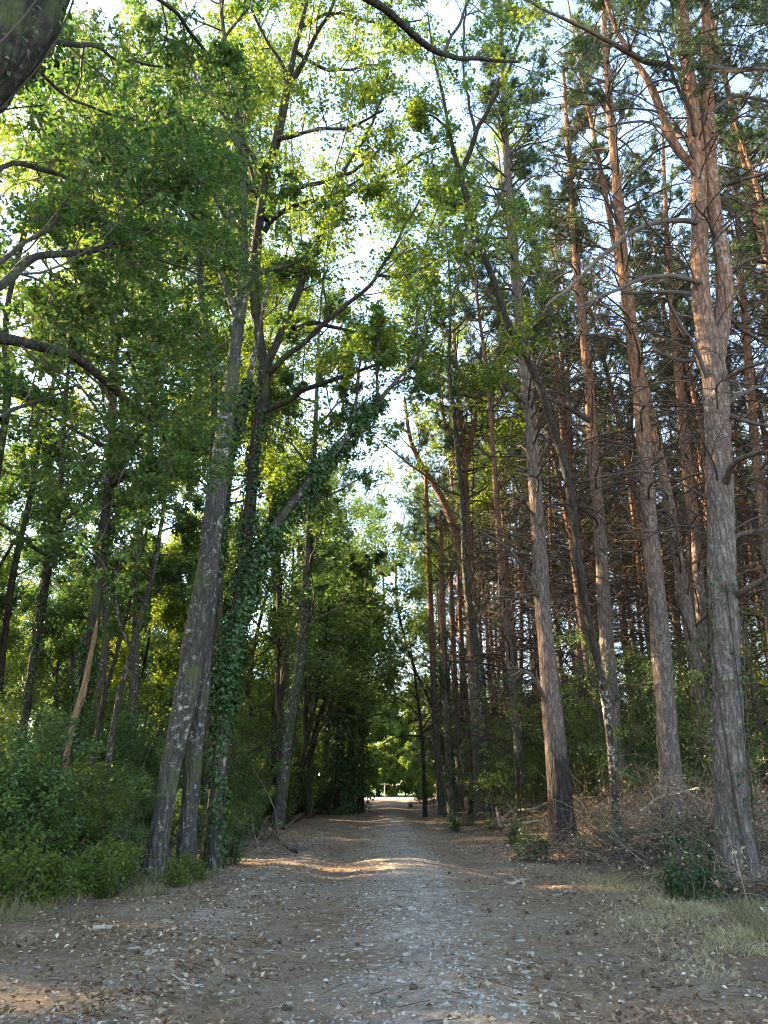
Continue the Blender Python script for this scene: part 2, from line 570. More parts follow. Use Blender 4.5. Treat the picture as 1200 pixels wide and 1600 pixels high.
def ground_mat(name, path):
    m, nt, out = mat(name)
    L = nt.links.new
    tc = nd(nt, 'ShaderNodeTexCoord')
    n1 = nd(nt, 'ShaderNodeTexNoise', i_Scale=.55, i_Detail=6, i_Roughness=.6)
    n2 = nd(nt, 'ShaderNodeTexNoise', i_Scale=11., i_Detail=8, i_Roughness=.7)
    n3 = nd(nt, 'ShaderNodeTexNoise', i_Scale=55., i_Detail=6, i_Roughness=.75)
    vo = nd(nt, 'ShaderNodeTexVoronoi', i_Scale=26.)
    for n in (n1, n2, n3, vo):
        L(tc.outputs['Object'], n.inputs[0])
    if path:
        a = ramp(nt, n2.outputs[0], [(.3, (.095, .062, .04)), (.5, (.21, .145, .092)), (.7, (.32, .24, .165))])
        b = ramp(nt, n3.outputs[0], [(.3, (.12, .09, .062)), (.7, (.37, .29, .21))])
    else:
        a = ramp(nt, n2.outputs[0], [(.3, (.085, .055, .035)), (.5, (.175, .12, .08)), (.7, (.28, .205, .14))])
        b = ramp(nt, n3.outputs[0], [(.3, (.09, .06, .04)), (.7, (.28, .2, .14))])
    mr = nd(nt, 'ShaderNodeMapRange', i_1=.4, i_2=.6)
    L(n1.outputs[0], mr.inputs[0])
    c = mixc(nt, mr.outputs[0], a, b)
    if path:
        sx = nd(nt, 'ShaderNodeSeparateXYZ')
        L(tc.outputs['Object'], sx.inputs[0])

        def strip(cx, wd, amp):
            s1 = nd(nt, 'ShaderNodeMath', operation='SUBTRACT', i_1=cx)
            L(sx.outputs[0], s1.inputs[0])
            s2 = nd(nt, 'ShaderNodeMath', operation='ABSOLUTE')
            L(s1.outputs[0], s2.inputs[0])
            s3 = nd(nt, 'ShaderNodeMath', operation='MULTIPLY_ADD', i_1=-1.6)
            L(n1.outputs[0], s3.inputs[0])
            L(s2.outputs[0], s3.inputs[2])
            s5 = nd(nt, 'ShaderNodeMapRange', i_1=wd - .8, i_2=-.9 + wd * .2, i_3=0., i_4=amp)
            L(s3.outputs[0], s5.inputs[0])
            return s5.outputs[0]
        grey = ramp(nt, n2.outputs[0], [(.3, (.2, .172, .14)), (.5, (.34, .3, .25)), (.7, (.5, .45, .385))])
        c = mixc(nt, strip(.42, .8, .6), c, grey)
        c = mixc(nt, strip(-1.95, .3, .35), c, grey)
    c = mixc(nt, .5, c, mixc(nt, 1.0, c, ramp(nt, vo.outputs['Color'], [(0, (.5, .45, .4)), (1, (1.5, 1.4, 1.3))]), 'MULTIPLY'))
    bs = nd(nt, 'ShaderNodeBsdfPrincipled', i_Roughness=.95)
    bs.inputs['Specular IOR Level'].default_value = .15
    L(c, bs.inputs['Base Color'])
    h = nd(nt, 'ShaderNodeMath', operation='MULTIPLY_ADD', i_1=.5)
    L(n3.outputs[0], h.inputs[0])
    L(n2.outputs[0], h.inputs[2])
    bp = nd(nt, 'ShaderNodeBump', i_Strength=.9, i_Distance=.03)
    L(h.outputs[0], bp.inputs['Height'])
    L(bp.outputs[0], bs.inputs['Normal'])
    L(bs.outputs[0], out.inputs[0])
    return m


M['path'] = ground_mat('path_dirt', True)
M['soil'] = ground_mat('forest_soil', False)


def meadow_mat():
    return plain_mat('meadow_grass', [(.3, (.05, .1, .03)), (.7, (.1, .15, .05))], island=False, scale=2)


M['meadow'] = meadow_mat()

# ------------------------------------------------------------------ ground and path: one height field cut into two
xs = np.unique(np.concatenate([np.arange(-7, 7.01, .1), -np.geomspace(7, 300, 70), np.geomspace(7, 300, 70)]).round(4))
ys = np.unique(np.concatenate([np.arange(-6, 5, .5), np.arange(5, 16, .1), np.arange(16, 30, .18), np.arange(30, 60, .4),
                               np.arange(60, 96, 1.0)]).round(4))
ys = np.concatenate([[-60., -30, -15], ys])


def path_edge(y, side):
    y = np.asarray(y, float)
    z = np.zeros_like(y)
    w = vnoise(np.stack([y * .8, z + side * 7.3, z], -1), 21) * .28 + vnoise(np.stack([y * 3.5, z + side * 3.1, z], -1), 22) * .12
    if side < 0:
        return np.interp(y, [5, 7, 8.7, 12, 15, 27], [-5.4, -4.7, -3.9, -3.3, -3.05, -3.2]) + w
    return np.interp(y, [5.5, 6.8, 8.6, 10.3, 13, 17, 25], [3.5, 3.1, 2.95, 3.1, 3.7, 3.6, 3.1]) + w


GX, GY = np.meshgrid(xs, ys)
GZ = height(GX, GY)
GV = np.stack([GX, GY, GZ], -1).reshape(-1, 3)
gi = np.arange(len(xs) * len(ys)).reshape(len(ys), len(xs))
GF = np.stack([gi[:-1, :-1], gi[:-1, 1:], gi[1:, 1:], gi[1:, :-1]], -1).reshape(-1, 4)
ctr = GV[GF].mean(1)
inp = (ctr[:, 0] > path_edge(ctr[:, 1], -1)) & (ctr[:, 0] < path_edge(ctr[:, 1], 1)) & (ctr[:, 1] > -8)


def compact(V, F):
    u, inv = np.unique(F.ravel(), return_inverse=True)
    return V[u], inv.reshape(F.shape)


b = MB(); b.add(*compact(GV, GF[~inp])); ground = b.build('ground', M['soil'], kind='structure')
b = MB(); b.add(*compact(GV, GF[inp])); path = b.build('path', M['path'], kind='structure')
# far ground past the wood, crossing road, meadow
yend = float(ys[-1])
b = MB()
b.add([[-300, yend, 0], [300, yend, 0], [300, 1500, 0], [-300, 1500, 0], [-1500, yend, -.01], [-300, yend, -.01], [-300, 1500, -.01], [-1500, 1500, -.01],
       [300, yend, -.01], [1500, yend, -.01], [1500, 1500, -.01], [300, 1500, -.01]], [[0, 1, 2, 3], [4, 5, 6, 7], [8, 9, 10, 11]], False)
b.build('meadow', M['meadow'], kind='structure')
b = MB()
rx = np.linspace(-80, 80, 60)
ry = 92 + 0.0 * rx
V = np.concatenate([np.stack([rx, ry, 0 * rx + .03], -1), np.stack([rx, ry + 9, 0 * rx + .12], -1), np.stack([rx, ry - .3, 0 * rx - .1], -1), np.stack([rx, ry + 9.3, 0 * rx - .1], -1)])
k = np.arange(59)
b.add(V, np.concatenate([np.stack([k, k + 1, k + 61, k + 60], -1), np.stack([k + 120, k + 121, k + 1, k], -1), np.stack([k + 60, k + 61, k + 181, k + 180], -1)]), False)
b.build('road', M['asphalt'], kind='structure')


# ------------------------------------------------------------------ things
def thing(name, label, cat, loc, group=None, rz=0.0):
    o = bpy.data.objects.new(name, None)
    o.empty_display_size = .3
    COL.objects.link(o)
    o.location = loc
    o.rotation_euler = (0, 0, rz)
    o['label'] = label
    o['category'] = cat
    if group:
        o['group'] = group
    return o


def copy_tree(o, loc, rz, sc, label=None, group=None):
    c = o.copy()
    COL.objects.link(c)
    c.location = loc
    c.rotation_euler = (0, 0, rz)
    c.scale = sc
    if label:
        c['label'] = label
    if group:
        c['group'] = group
    for ch in list(o.children):
        d = ch.copy()
        COL.objects.link(d)
        d.parent = c
    return c


def gz(x, y):
    return float(height(x, y))


def trace(px, D, base=False, n=None, dD=0.0):
    """px: list of (x, y, width[, D]); returns smoothed points and radii"""
    pts, rad = [], []
    m = len(px)
    for i, q in enumerate(px):
        d = q[3] if len(q) > 3 else D + dD * i / max(1, m - 1)
        pts.append(P(q[0], q[1], d))
        rad.append(pxr(q[1], d, q[2]))
    if base:
        pts[0][2] = gz(pts[0][0], pts[0][1]) - .15
    L = sum(np.linalg.norm(pts[i + 1] - pts[i]) for i in range(m - 1))
    n = n or max(6, int(L / .35))
    return smooth(pts, rad, n)


def add_trunk(root, org, pts, rad, m, name='trunk', near=False, flare=True, bark=.012, seed=0):
    b = MB()
    if near:
        L = np.linalg.norm(np.diff(pts, axis=0), axis=1).sum()
        pts, rad = smooth(pts, rad, int(L / .1))
        rad = rad.copy()
    else:
        rad = rad.copy()
    if flare:
        hh = pts[:, 2] - pts[0, 2]
        rad = rad * (1 + .45 * np.exp(-hh / .4))
    sides = 32 if near else 12
    rad = rad * .88
    V, F = tubes(pts, rad, sides, bark=bark if near else bark * .5, seed=seed)
    b.add(V, F)
    return b.build(name, m, root, origin=org)


def add_branches(root, org, lst, m, sides=8, name='branch', jag=.0, rng=RNG):
    out = []
    for pts, rad in lst:
        b = MB()
        L = np.linalg.norm(np.diff(pts, axis=0), axis=1).sum()
        p2, r2 = smooth(pts, rad, max(8, int(L / .18)))
        if jag:
            p2 = p2 + vnoise(p2[:, None] * np.array([[2.2]]) + np.array([[0., 0, 0], [7, 1, 3], [2, 9, 5]])[None], 4) * jag
        b.add(*tubes(p2, r2, sides, bark=.004, seed=3))
        b.build(name, m, root, origin=org)
    return out


def pad(lst, n):
    return (np.stack([smooth(p, r, n)[0] for p, r in lst]), np.stack([smooth(p, r, n)[1] for p, r in lst]))


def oak_fill(root, org, polys, rng, k1=6, k2=5, k3=4, l1=None, l2=.55, l3=.5, per=16, leaf=.12, tmpl=LEAF_Q, m='oak_leaf', twm='oak_twig',
             t0=.25, up=.05, jit=.06, sides=4, rmax=.035, ratio1=.45, ang=52, keep=None):
    """secondary branches, twigs and leaves growing on traced limbs (list of (pts, rad))"""
    A, RA = pad(polys, 12)
    A1, R1 = kids(A, RA, k1, t0, 1.0, ang, ratio1, rng, up=up, wob=.2, n=7, rr=.5, lengths=l1, rmax=rmax, shape=.4)
    A2, R2 = kids(A1, R1, k2, .2, 1., 48, l2, rng, up=.03, wob=.22, n=4, rr=.6, shape=.3)
    A3, R3 = kids(A2, R2, k3, .2, 1., 45, l3, rng, up=.0, wob=.22, n=3, rr=.7, shape=.2)
    R2 = np.maximum(R2, .005)
    R3 = np.maximum(R3, .0035)
    b = MB()
    b.add(*tubes(A1, R1, 4))
    b.add(*tubes(A2, R2, 3))
    b.add(*tubes(A3[:, ::2], R3[:, ::2], 3))
    b.build('twigs', M[twm], root, 'stuff', org)
    p, t = along(A3, per, .2, 1.08, rng, jit)
    p2, t2 = along(A2[::2], max(2, per // 3), .4, 1.05, rng, jit)
    p = np.concatenate([p, p2])
    t = np.concatenate([t, t2])
    if keep is not None:
        kk = keep(p)
        p, t = p[kk], t[kk]
    b = MB()
    b.add(*leaves(p, leaf, rng, tmpl, axis=t, abias=.8), sm=False)
    b.build('foliage', M[m], root, 'stuff', org)
    return A1, A2


def add_ivy(root, org, pts, rad, rng, n, spread=.1, size=.075, t0=0., t1=1., hang=0.):
    m = len(pts)
    t = rng.uniform(t0, t1, n) * (m - 1)
    i0 = np.clip(t.astype(int), 0, m - 2)
    fr = (t - i0)[:, None]
    p = pts[i0] * (1 - fr) + pts[i0 + 1] * fr
    tan = unit(pts[i0 + 1] - pts[i0])
    r = rad[i0]
    g = rng.normal(size=(n, 3))
    d = unit(g - tan * (g * tan).sum(-1, keepdims=True))
    clump = (vnoise(p * 1.6 + d * 1.2, 31) + 1) / 2
    off = r + spread * (.15 + 1.5 * clump) * rng.uniform(.1, 1, n)
    q = p + d * off[:, None]
    q[:, 2] -= hang * rng.random(n) * clump
    kk = clump > .36
    b = MB()
    nn = d + np.array([0, 0, .5])
    b.add(*leaves(q[kk], size, rng, LEAF_IVY if pts[0][1] < 17 else LEAF_Q, normal=nn[kk]), sm=False)
    # stems of the ivy
    S, R = [], []
    for j in range(5):
        ph = rng.uniform(0, 6.28) + np.linspace(0, rng.uniform(-3, 3), 24)
        pp, rr_ = smooth(pts[int(t0 * (m - 1)):int(t1 * (m - 1)) + 1], rad[int(t0 * (m - 1)):int(t1 * (m - 1)) + 1], 24)
        S.append(pp + (rr_ + .012)[:, None] * np.stack([np.cos(ph), np.sin(ph), 0 * ph], -1))
        R.append(np.full(24, .011))
    V, F = tubes(np.stack(S), np.stack(R), 4)
    o = b.build('ivy', M['ivy'], root, 'stuff', org)
    b2 = MB(); b2.add(V, F)
    b2.build('ivy_stems', M['pine_twig'], root, 'stuff', org)
    return o


def dead_branches(trunk, rad, rng, k, t0, t1, ln, rmax=.035, fat=1.):
    """arched, bare pine branches with fine twigs"""
    A, RA = trunk[None], rad[None]
    A1, R1 = kids(A, RA, k, t0, t1, 72, 0, rng, up=-.02, wob=.13, n=9, rr=.3, lengths=ln, rmax=rmax, shape=.35, taper=.3)
    # arch: rise first, droop outward
    s = np.linspace(0, 1, 9)
    A1[..., 2] += (.9 * s - 1.1 * s ** 2)[None] * rng.uniform(.1, 1.0, (len(A1), 1)) * ln * .5
    A2, R2 = kids(A1, R1, 6, .25, 1., 48, .38, rng, up=.03, wob=.25, n=5, rr=.5, shape=.4)
    A3, R3 = kids(A2, R2, 3, .3, 1., 45, .45, rng, up=.0, wob=.3, n=3, rr=.6)
    R1 = np.maximum(R1, .012 * fat)
    R2 = np.maximum(R2, .007 * fat)
    R3 = np.maximum(R3, .0045 * fat)
    return (A1, R1), (A2, R2), (A3, R3)


def pine_crown(trunk, rad, rng, k, t0, ln, tuft=10, k2=7, k3=4, w=.02, nl=.16):
    A1, R1 = kids(trunk[None], rad[None], k, t0, 1., 60, 0, rng, up=.09, wob=.14, n=8, rr=.5, lengths=ln, rmax=.05, shape=.55)
    A2, R2 = kids(A1, R1, k2, .3, 1., 45, .4, rng, up=.08, wob=.2, n=5, rr=.6, shape=.3)
    A3, R3 = kids(A2, R2, k3, .3, 1., 42, .5, rng, up=.1, wob=.2, n=3, rr=.6, shape=.2)
    R2 = np.maximum(R2, .006)
    R3 = np.maximum(R3, .004)
    p, t = along(A3, 4, .4, 1.05, rng, .05)
    V, F = needles(p, t, rng, k=tuft, ln=nl, w=w)
    return (A1, R1), (A2, R2), (A3, R3), (V, F)


def pine_parts(root, org, tr, ra, rng, dead=50, dt0=.2, dt1=.8, dl=2.6, crown=14, ct0=.72, cl=3.0, tuft=8, w=.026, big_names=True, drmax=.038, nb=40):
    D1, D2, D3 = dead_branches(tr, ra, rng, dead, dt0, dt1, dl, drmax, 1.25 if big_names else 1.5)
    if big_names:
        for j in range(min(nb, dead)):
            b = MB()
            b.add(*tubes(D1[0][j:j + 1], D1[1][j:j + 1], 6))
            sel = slice(j * 6, j * 6 + 6)
            b.add(*tubes(D2[0][sel], D2[1][sel], 4))
            sel = slice(j * 18, j * 18 + 18)
            b.add(*tubes(D3[0][sel][:, ::2], D3[1][sel][:, ::2], 3))
            b.build('dead_branch', M['pine_twig'], root, origin=org)
    else:
        b = MB()
        b.add(*tubes(D1[0], D1[1], 4)); b.add(*tubes(D2[0][:, ::2], D2[1][:, ::2], 3)); b.add(*tubes(D3[0][:, ::2], D3[1][:, ::2], 3))
        b.build('dead_branches', M['pine_twig'], root, 'stuff', org)
    if crown:
        C1, C2, C3, ND = pine_crown(tr, ra, rng, crown, ct0, cl, tuft, w=w)
        b = MB()
        b.add(*tubes(C1[0], C1[1], 4)); b.add(*tubes(C2[0][:, ::2], C2[1][:, ::2], 3)); b.add(*tubes(C3[0][:, ::2], C3[1][:, ::2], 3))
        b.build('live_branches', M['pine_twig'], root, 'stuff', org)
        b = MB(); b.add(*ND, sm=False)
        b.build('needle_crown', M['needle'], root, 'stuff', org)


# ============================================================ LEFT: traced oaks
# --- A: big oak just outside the frame on the left, its limbs hang across the top left
rng = np.random.default_rng(11)
orgA = np.array([-5.6, 4.6, gz(-5.6, 4.6)])
A_root = thing('oak_tree', 'huge dark mossy oak leaning in at the top left corner with long bare crooked limbs', 'tree', orgA)
wp = [np.array([-5.7, 4.6, -.2]), np.array([-5.3, 4.8, 2.5]), np.array([-4.7, 5.0, 4.9]), np.array([-4.1, 5.2, 6.6]), P(22, 60, 5.4), P(105, -90, 5.7), P(230, -260, 6.2), P(420, -380, 6.8)]
trA, raA = smooth(wp, [.46, .42, .38, .34, .31, .25, .16, .05], 60)
add_trunk(A_root, orgA, trA, raA, M['bark_mossy'], near=True, bark=.05, seed=5)
LA = []


def tl(px):
    pts = [P(q[0], q[1], q[2]) for q in px]
    rad = [pxr(q[1], q[2], q[3]) for q in px]
    return smooth(pts, rad, 14)


A_l = [
    [(-150, 460, 5.5, 24), (-80, 505, 5.7, 20), (0, 527, 6, 18), (60, 538, 6.4, 17), (110, 557, 6.8, 15), (165, 598, 7.4, 13), (205, 630, 7.9, 11), (240, 656, 8.3, 9), (260, 692, 8.6, 4)],
    [(205, 630, 7.9, 7), (225, 605, 8.1, 6), (262, 598, 8.4, 5), (295, 610, 8.8, 4), (312, 650, 9.2, 3)],
    [(238, 660, 8.3, 7), (215, 682, 8.5, 6), (195, 715, 8.8, 5), (176, 745, 9.1, 3)],
    [(70, 540, 6.5, 8), (95, 520, 6.9, 6), (150, 555, 7.5, 5), (215, 565, 8.3, 4)],
    [(-160, 520, 5.2, 18), (-60, 472, 5.4, 15), (0, 448, 5.8, 14), (42, 408, 6.2, 12), (95, 397, 6.6, 11), (150, 388, 7, 9), (192, 380, 7.4, 7), (230, 402, 7.8, 5), (280, 415, 8.2, 4), (330, 442, 8.6, 3)],
    [(-30, 425, 5.5, 8), (30, 388, 6, 7), (75, 357, 6.5, 6), (96, 340, 6.9, 6), (107, 312, 7.2, 5), (95, 280, 7.5, 3)],
    [(188, 380, 7.4, 6), (200, 340, 7.8, 5), (240, 300, 8.3, 4), (300, 275, 9.0, 3)],
    [(35, 62, 5.5, 13), (60, 58, 5.7, 10), (100, 69, 6.2, 8), (145, 71, 6.8, 7), (190, 95, 7.4, 4), (250, 100, 8.2, 3)],
    [(40, 80, 5.6, 9), (65, 112, 5.9, 6), (100, 146, 6.3, 5), (152, 172, 7, 4), (210, 190, 7.8, 3)],
    [(-60, 300, 5.5, 12), (0, 262, 5.9, 9), (60, 258, 6.3, 8), (130, 285, 7, 6), (220, 300, 7.8, 5), (300, 335, 8.6, 4), (370, 405, 9.4, 3)],
    [(0, 655, 6, 8), (40, 634, 6.6, 6), (80, 622, 7, 4), (120, 600, 7.6, 3)],
    [(200, -220, 6.1, 20), (300, -120, 6.5, 18), (450, -60, 7, 16), (560, -12, 7.6, 13), (600, 10, 8, 12), (630, 42, 8.3, 11), (665, 72, 8.6, 10), (690, 86, 8.9, 9), (740, 90, 9.3, 7), (810, 97, 9.8, 4)],
    [(688, 86, 8.9, 6), (705, 60, 9.1, 5), (725, 20, 9.4, 4), (735, -30, 9.7, 3)],
    [(120, -110, 5.8, 10), (200, -40, 6.5, 8), (280, 30, 7.4, 6), (330, 90, 8.2, 4)],
]
LA = [tl(q) for q in A_l]
add_branches(A_root, orgA, LA, M['bark_dark'], sides=10, jag=.035)
vis = [LA[i] for i in (0, 1, 2, 3, 4, 5, 6, 7, 8, 9, 9, 10, 13, 6, 4)]
oak_fill(A_root, orgA, vis, rng, k1=6, k2=5, k3=4, l1=1.5, per=11, leaf=.095, tmpl=LEAF_OAK, jit=.045, rmax=.014)
# the limb over the path has thin foliage only
A2r = A_root
oak_fill(A2r, orgA, [LA[11], LA[12]], rng, k1=5, k2=4, k3=3, l1=1.4, per=8, leaf=.09, tmpl=LEAF_OAK, jit=.045, rmax=.012, t0=.35)
add_ivy(A_root, orgA, trA, raA, rng, 900, spread=.06, size=.06, t0=.3, t1=.8)


def traced_oak(label, px, D, branches, seed, lean=0., m='bark_dark', near=False, fill=None, auto=None, ivy=None, stems=(), leafm='oak_leaf', name='oak_tree', group=None, bark=.012, leaf=.12, kw=None, moss=None):
    r = np.random.default_rng(seed)
    pts, rad = trace(px, D, base=True, dD=lean)
    rad = rad * .92
    org = np.array([pts[0][0], pts[0][1], gz(pts[0][0], pts[0][1])])
    root = thing(name, label, 'tree', org, group)
    add_trunk(root, org, pts, rad, M[m], near=near, bark=bark, seed=seed)
    for s_px, s_D, s_m, s_base, s_name in stems:
        sp, sr = trace(s_px, s_D, base=s_base)
        add_trunk(root, org, sp, sr, M[s_m], name=s_name, near=near, bark=bark, seed=seed + 1, flare=s_base)
    L = [trace(q, D + lean * float(np.interp(-q[0][1], [-p_[1] for p_ in px], np.linspace(0, 1, len(px)))), dD=dd) for q, dd in branches]
    if L:
        add_branches(root, org, L, M[m], sides=7, jag=.05)
    polys = list(L)
    if L:
        a_ = int(len(pts) * .8)
        polys.append((pts[a_:], rad[a_:]))
    if auto:
        n = len(pts)
        i = int(n * auto[0])
        k_, ln_ = auto[1], auto[2]
        A1, R1 = kids(pts[None, i:], rad[None, i:], k_, 0., 1., 60, 0, r, up=.06, wob=.15, n=9, rr=.55, lengths=ln_, rmax=.06, shape=.5)
        lst = [(A1[j], R1[j]) for j in range(len(A1))]
        add_branches(root, org, lst, M[m], sides=6, jag=.05)
        polys += lst
    kk = dict(per=12, leaf=leaf, m=leafm)
    kk.update(kw or {})
    if polys:
        oak_fill(root, org, polys, r, **kk)
    if ivy:
        for (ip, n_, spd, sz, a0, a1) in ivy:
            q = (pts, rad) if ip == 0 else (L[ip - 1] if ip > 0 else trace(stems[-ip - 1][0], stems[-ip - 1][1], base=stems[-ip - 1][3]))
            add_ivy(root, org, q[0], q[1], r, n_, spd, sz, a0, a1, hang=.1)
    return root


# --- B main oak, two stems
DB = ground_hit(250, 1372)
traced_oak('tall grey lichened oak with twin stems rising from sunlit weeds at the left path edge', [(238, 1378, 48), (246, 1330, 38), (258, 1250, 37), (271, 1180, 39), (290, 1090, 46), (305, 1000, 46), (322, 900, 42), (334, 800, 40), (346, 700, 32), (358, 620, 28), (367, 550, 24), (378, 450, 20), (380, 330, 16), (372, 200, 12), (350, 60, 9), (340, -80, 6)],
           DB, [([(360, 600, 12), (330, 560, 9), (290, 520, 7), (240, 500, 5), (190, 470, 3)], 1.5),
                ([(372, 500, 11), (345, 430, 9), (300, 350, 7), (270, 260, 5), (255, 170, 3)], -1),
                ([(380, 360, 9), (340, 280, 7), (310, 200, 5), (300, 110, 3)], 1),
                ([(374, 230, 8), (330, 150, 5), (280, 80, 4), (260, 0, 3)], 1)],
           21, m='bark_oak', near=True, bark=.02,
           stems=[([(290, 1372, 34), (293, 1300, 29), (304, 1180, 26), (315, 1080, 26), (323, 980, 28), (333, 880, 26), (343, 800, 22), (353, 740, 18), (376, 640, 12), (396, 560, 8), (420, 440, 5)], DB + .45, 'bark_oak', True, 'stem')],
           auto=(.5, 9, 2.6), ivy=[(-1, 2600, .09, .07, .45, .8), (0, 1200, .07, .07, .5, .8)], kw=dict(k1=5, k2=5, k3=4, per=12, ratio1=.5))
# --- C forked oak
DC = DB + 2.2
traced_oak('slender dark oak forking high into upswept limbs against the brightest sky', [(330, 1330, 36), (342, 1200, 28), (358, 1050, 26), (372, 940, 24), (385, 850, 22), (396, 730, 22), (408, 640, 22), (413, 590, 22), (402, 500, 20), (397, 430, 20), (406, 340, 19), (416, 270, 18), (432, 220, 16), (448, 145, 15), (458, 90, 11), (470, 40, 9), (484, -20, 7), (500, -120, 4)],
           DC, [([(413, 590, 16), (428, 545, 13), (452, 500, 12), (478, 430, 11), (500, 370, 10), (520, 305, 8), (545, 255, 6), (580, 195, 4), (600, 140, 3)], -1.5),
                ([(418, 588, 12), (445, 560, 10), (490, 520, 8), (540, 480, 7), (590, 430, 6), (625, 370, 4), (655, 310, 3)], -2),
                ([(418, 640, 12), (460, 620, 9), (500, 602, 8), (550, 585, 6), (605, 565, 4)], -1.5),
                ([(415, 345, 10), (440, 307, 8), (480, 291, 7), (530, 277, 6), (580, 247, 5), (612, 200, 3)], 1.5),
                ([(412, 365, 9), (440, 332, 7), (480, 318, 6), (525, 302, 5), (565, 280, 4)], -1),
                ([(412, 275, 11), (395, 245, 8), (375, 215, 6), (362, 180, 4), (355, 130, 3)], 1),
                ([(450, 142, 10), (440, 100, 7), (415, 60, 5), (395, 15, 4), (380, -40, 3)], -1),
                ([(452, 145, 10), (475, 90, 8), (497, 50, 6), (522, 0, 5), (545, -60, 3)], -1.5),
                ([(402, 310, 8), (385, 240, 6), (370, 150, 4), (362, 80, 3)], 1),
                ([(458, 512, 9), (500, 507, 7), (560, 520, 5), (612, 532, 3)], 1.5),
                ([(430, 220, 8), (480, 205, 6), (540, 200, 5), (600, 175, 3)], -2),
                ([(462, 80, 6), (510, 110, 5), (560, 105, 4), (610, 98, 3)], 2), ([(520, 305, 6), (580, 290, 5), (640, 250, 4), (690, 230, 2)], 1), ([(590, 430, 5), (640, 430, 4), (690, 400, 3), (720, 380, 2)], 1.5), ([(470, 40, 6), (530, 20, 5), (600, 40, 4), (660, 30, 2)], 1)],
           22, m='bark_dark', near=True, leafm='lime_leaf', ivy=[(0, 4200, .13, .08, .12, .42)], kw=dict(k1=7, k2=4, k3=4, per=16, ratio1=.46, jit=.08, leaf=.11, rmax=.02))
# --- D diagonal ivy clad oak
DD = DB + 1.0
traced_oak('oak leaning diagonally towards the path, its slanting trunk wrapped in thick ivy', [(338, 1312, 30), (345, 1200, 26), (352, 1100, 26), (362, 1000, 26), (385, 920, 24), (410, 860, 24), (440, 810, 20), (475, 765, 18), (510, 722, 15), (545, 683, 12), (580, 642, 10), (610, 605, 8), (640, 570, 6), (660, 520, 5), (680, 460, 3)],
           DD, [([(612, 605, 5), (640, 590, 4), (680, 585, 3)], 1), ([(540, 690, 6), (555, 640, 5), (560, 580, 4), (575, 520, 3)], 1.5),
                ([(590, 630, 6), (590, 560, 4), (600, 500, 3)], -1), ([(640, 572, 5), (690, 505, 4), (718, 430, 3), (735, 350, 2)], 1), ([(655, 540, 4), (650, 460, 4), (665, 380, 3), (690, 300, 2)], .5)],
           23, m='bark_oak', near=True, ivy=[(0, 8500, .17, .08, .22, .78), (0, 1800, .08, .08, .02, .3)], kw=dict(k1=7, k2=4, k3=4, per=9, ratio1=.45, leaf=.11))
# --- E
DE = ground_hit(432, 1296)
traced_oak('straight ivy speckled oak with shaggy bark standing behind the heap of dead branches', [(432, 1298, 26), (445, 1200, 20), (455, 1120, 20), (468, 1040, 18), (476, 960, 18), (481, 880, 15), (485, 800, 13), (490, 720, 10), (495, 620, 8), (498, 520, 5), (505, 430, 3)],
           DE, [], 24, m='bark_oak', near=True, auto=(.28, 16, 4.2), ivy=[(0, 4200, .12, .09, .1, .62)], kw=dict(k1=6, k2=5, k3=4, per=12, ratio1=.45, leaf=.15))
# --- F
DF = ground_hit(452, 1277)
traced_oak('thin black crooked tree with low bare limbs reaching over the far path', [(452, 1279, 13), (470, 1200, 11), (485, 1130, 10), (500, 1060, 8), (508, 1000, 6), (515, 930, 4)],
           DF, [([(471, 1195, 6), (500, 1140, 5), (530, 1095, 4), (570, 1070, 3), (612, 1050, 2)], -2), ([(490, 1125, 5), (530, 1116, 4), (570, 1121, 3), (602, 1113, 2)], -1)],
           25, m='bark_dark', auto=(.5, 5, 3.0), kw=dict(k1=4, k2=4, k3=3, per=8, ratio1=.5, leaf=.14))
# --- G group
traced_oak('slim dark oak behind a broken peeled stem, left of the twin stemmed oak', [(72, 1315, 24), (90, 1200, 22), (112, 1140, 20), (132, 1070, 20), (146, 980, 20), (155, 900, 18), (163, 820, 18), (170, 740, 16), (176, 650, 13), (181, 560, 10), (186, 460, 7), (190, 350, 4)],
           DB + 2.5, [([(165, 745, 8), (180, 700, 6), (215, 660, 5), (250, 640, 3)], 1), ([(175, 760, 9), (200, 740, 6), (240, 750, 4)], -1)], 26, m='bark_dark', near=True, auto=(.45, 9, 3.2),
           ivy=[(0, 2500, .1, .08, .02, .3)], kw=dict(k1=5, k2=4, k3=4, per=10))
traced_oak('snapped leaning stem with bark peeled off to orange wood', [(88, 1318, 15), (98, 1220, 13), (112, 1140, 12), (130, 1080, 12), (143, 1020, 10), (150, 985, 8), (153, 965, 2)], DB + 1.8, [], 27, m='bark_peel', near=True, name='broken_stem')
traced_oak('oak with a slight bend whose lower trunk is swallowed by bushes at the far left', [(20, 1250, 18), (45, 1080, 15), (62, 960, 15), (75, 890, 14), (88, 820, 14), (96, 740, 12), (100, 660, 9), (108, 560, 6), (115, 450, 4)],
           DB + 5, [], 28, m='bark_dark', auto=(.35, 12, 3.6), ivy=[(0, 1500, .08, .08, .2, .5)], kw=dict(k1=5, k2=4, k3=4, per=10, leaf=.14))
traced_oak('thin dark sapling trunk leaning right with pale sunlit flecks, midway between two oaks', [(162, 1215, 13), (182, 1110, 11), (200, 1040, 11), (222, 960, 11), (240, 890, 10), (252, 820, 8), (262, 740, 6), (275, 640, 4)],
           DB + 4, [], 29, m='bark_oak', auto=(.4, 9, 2.8), kw=dict(k1=5, k2=4, k3=4, per=10, leaf=.13))
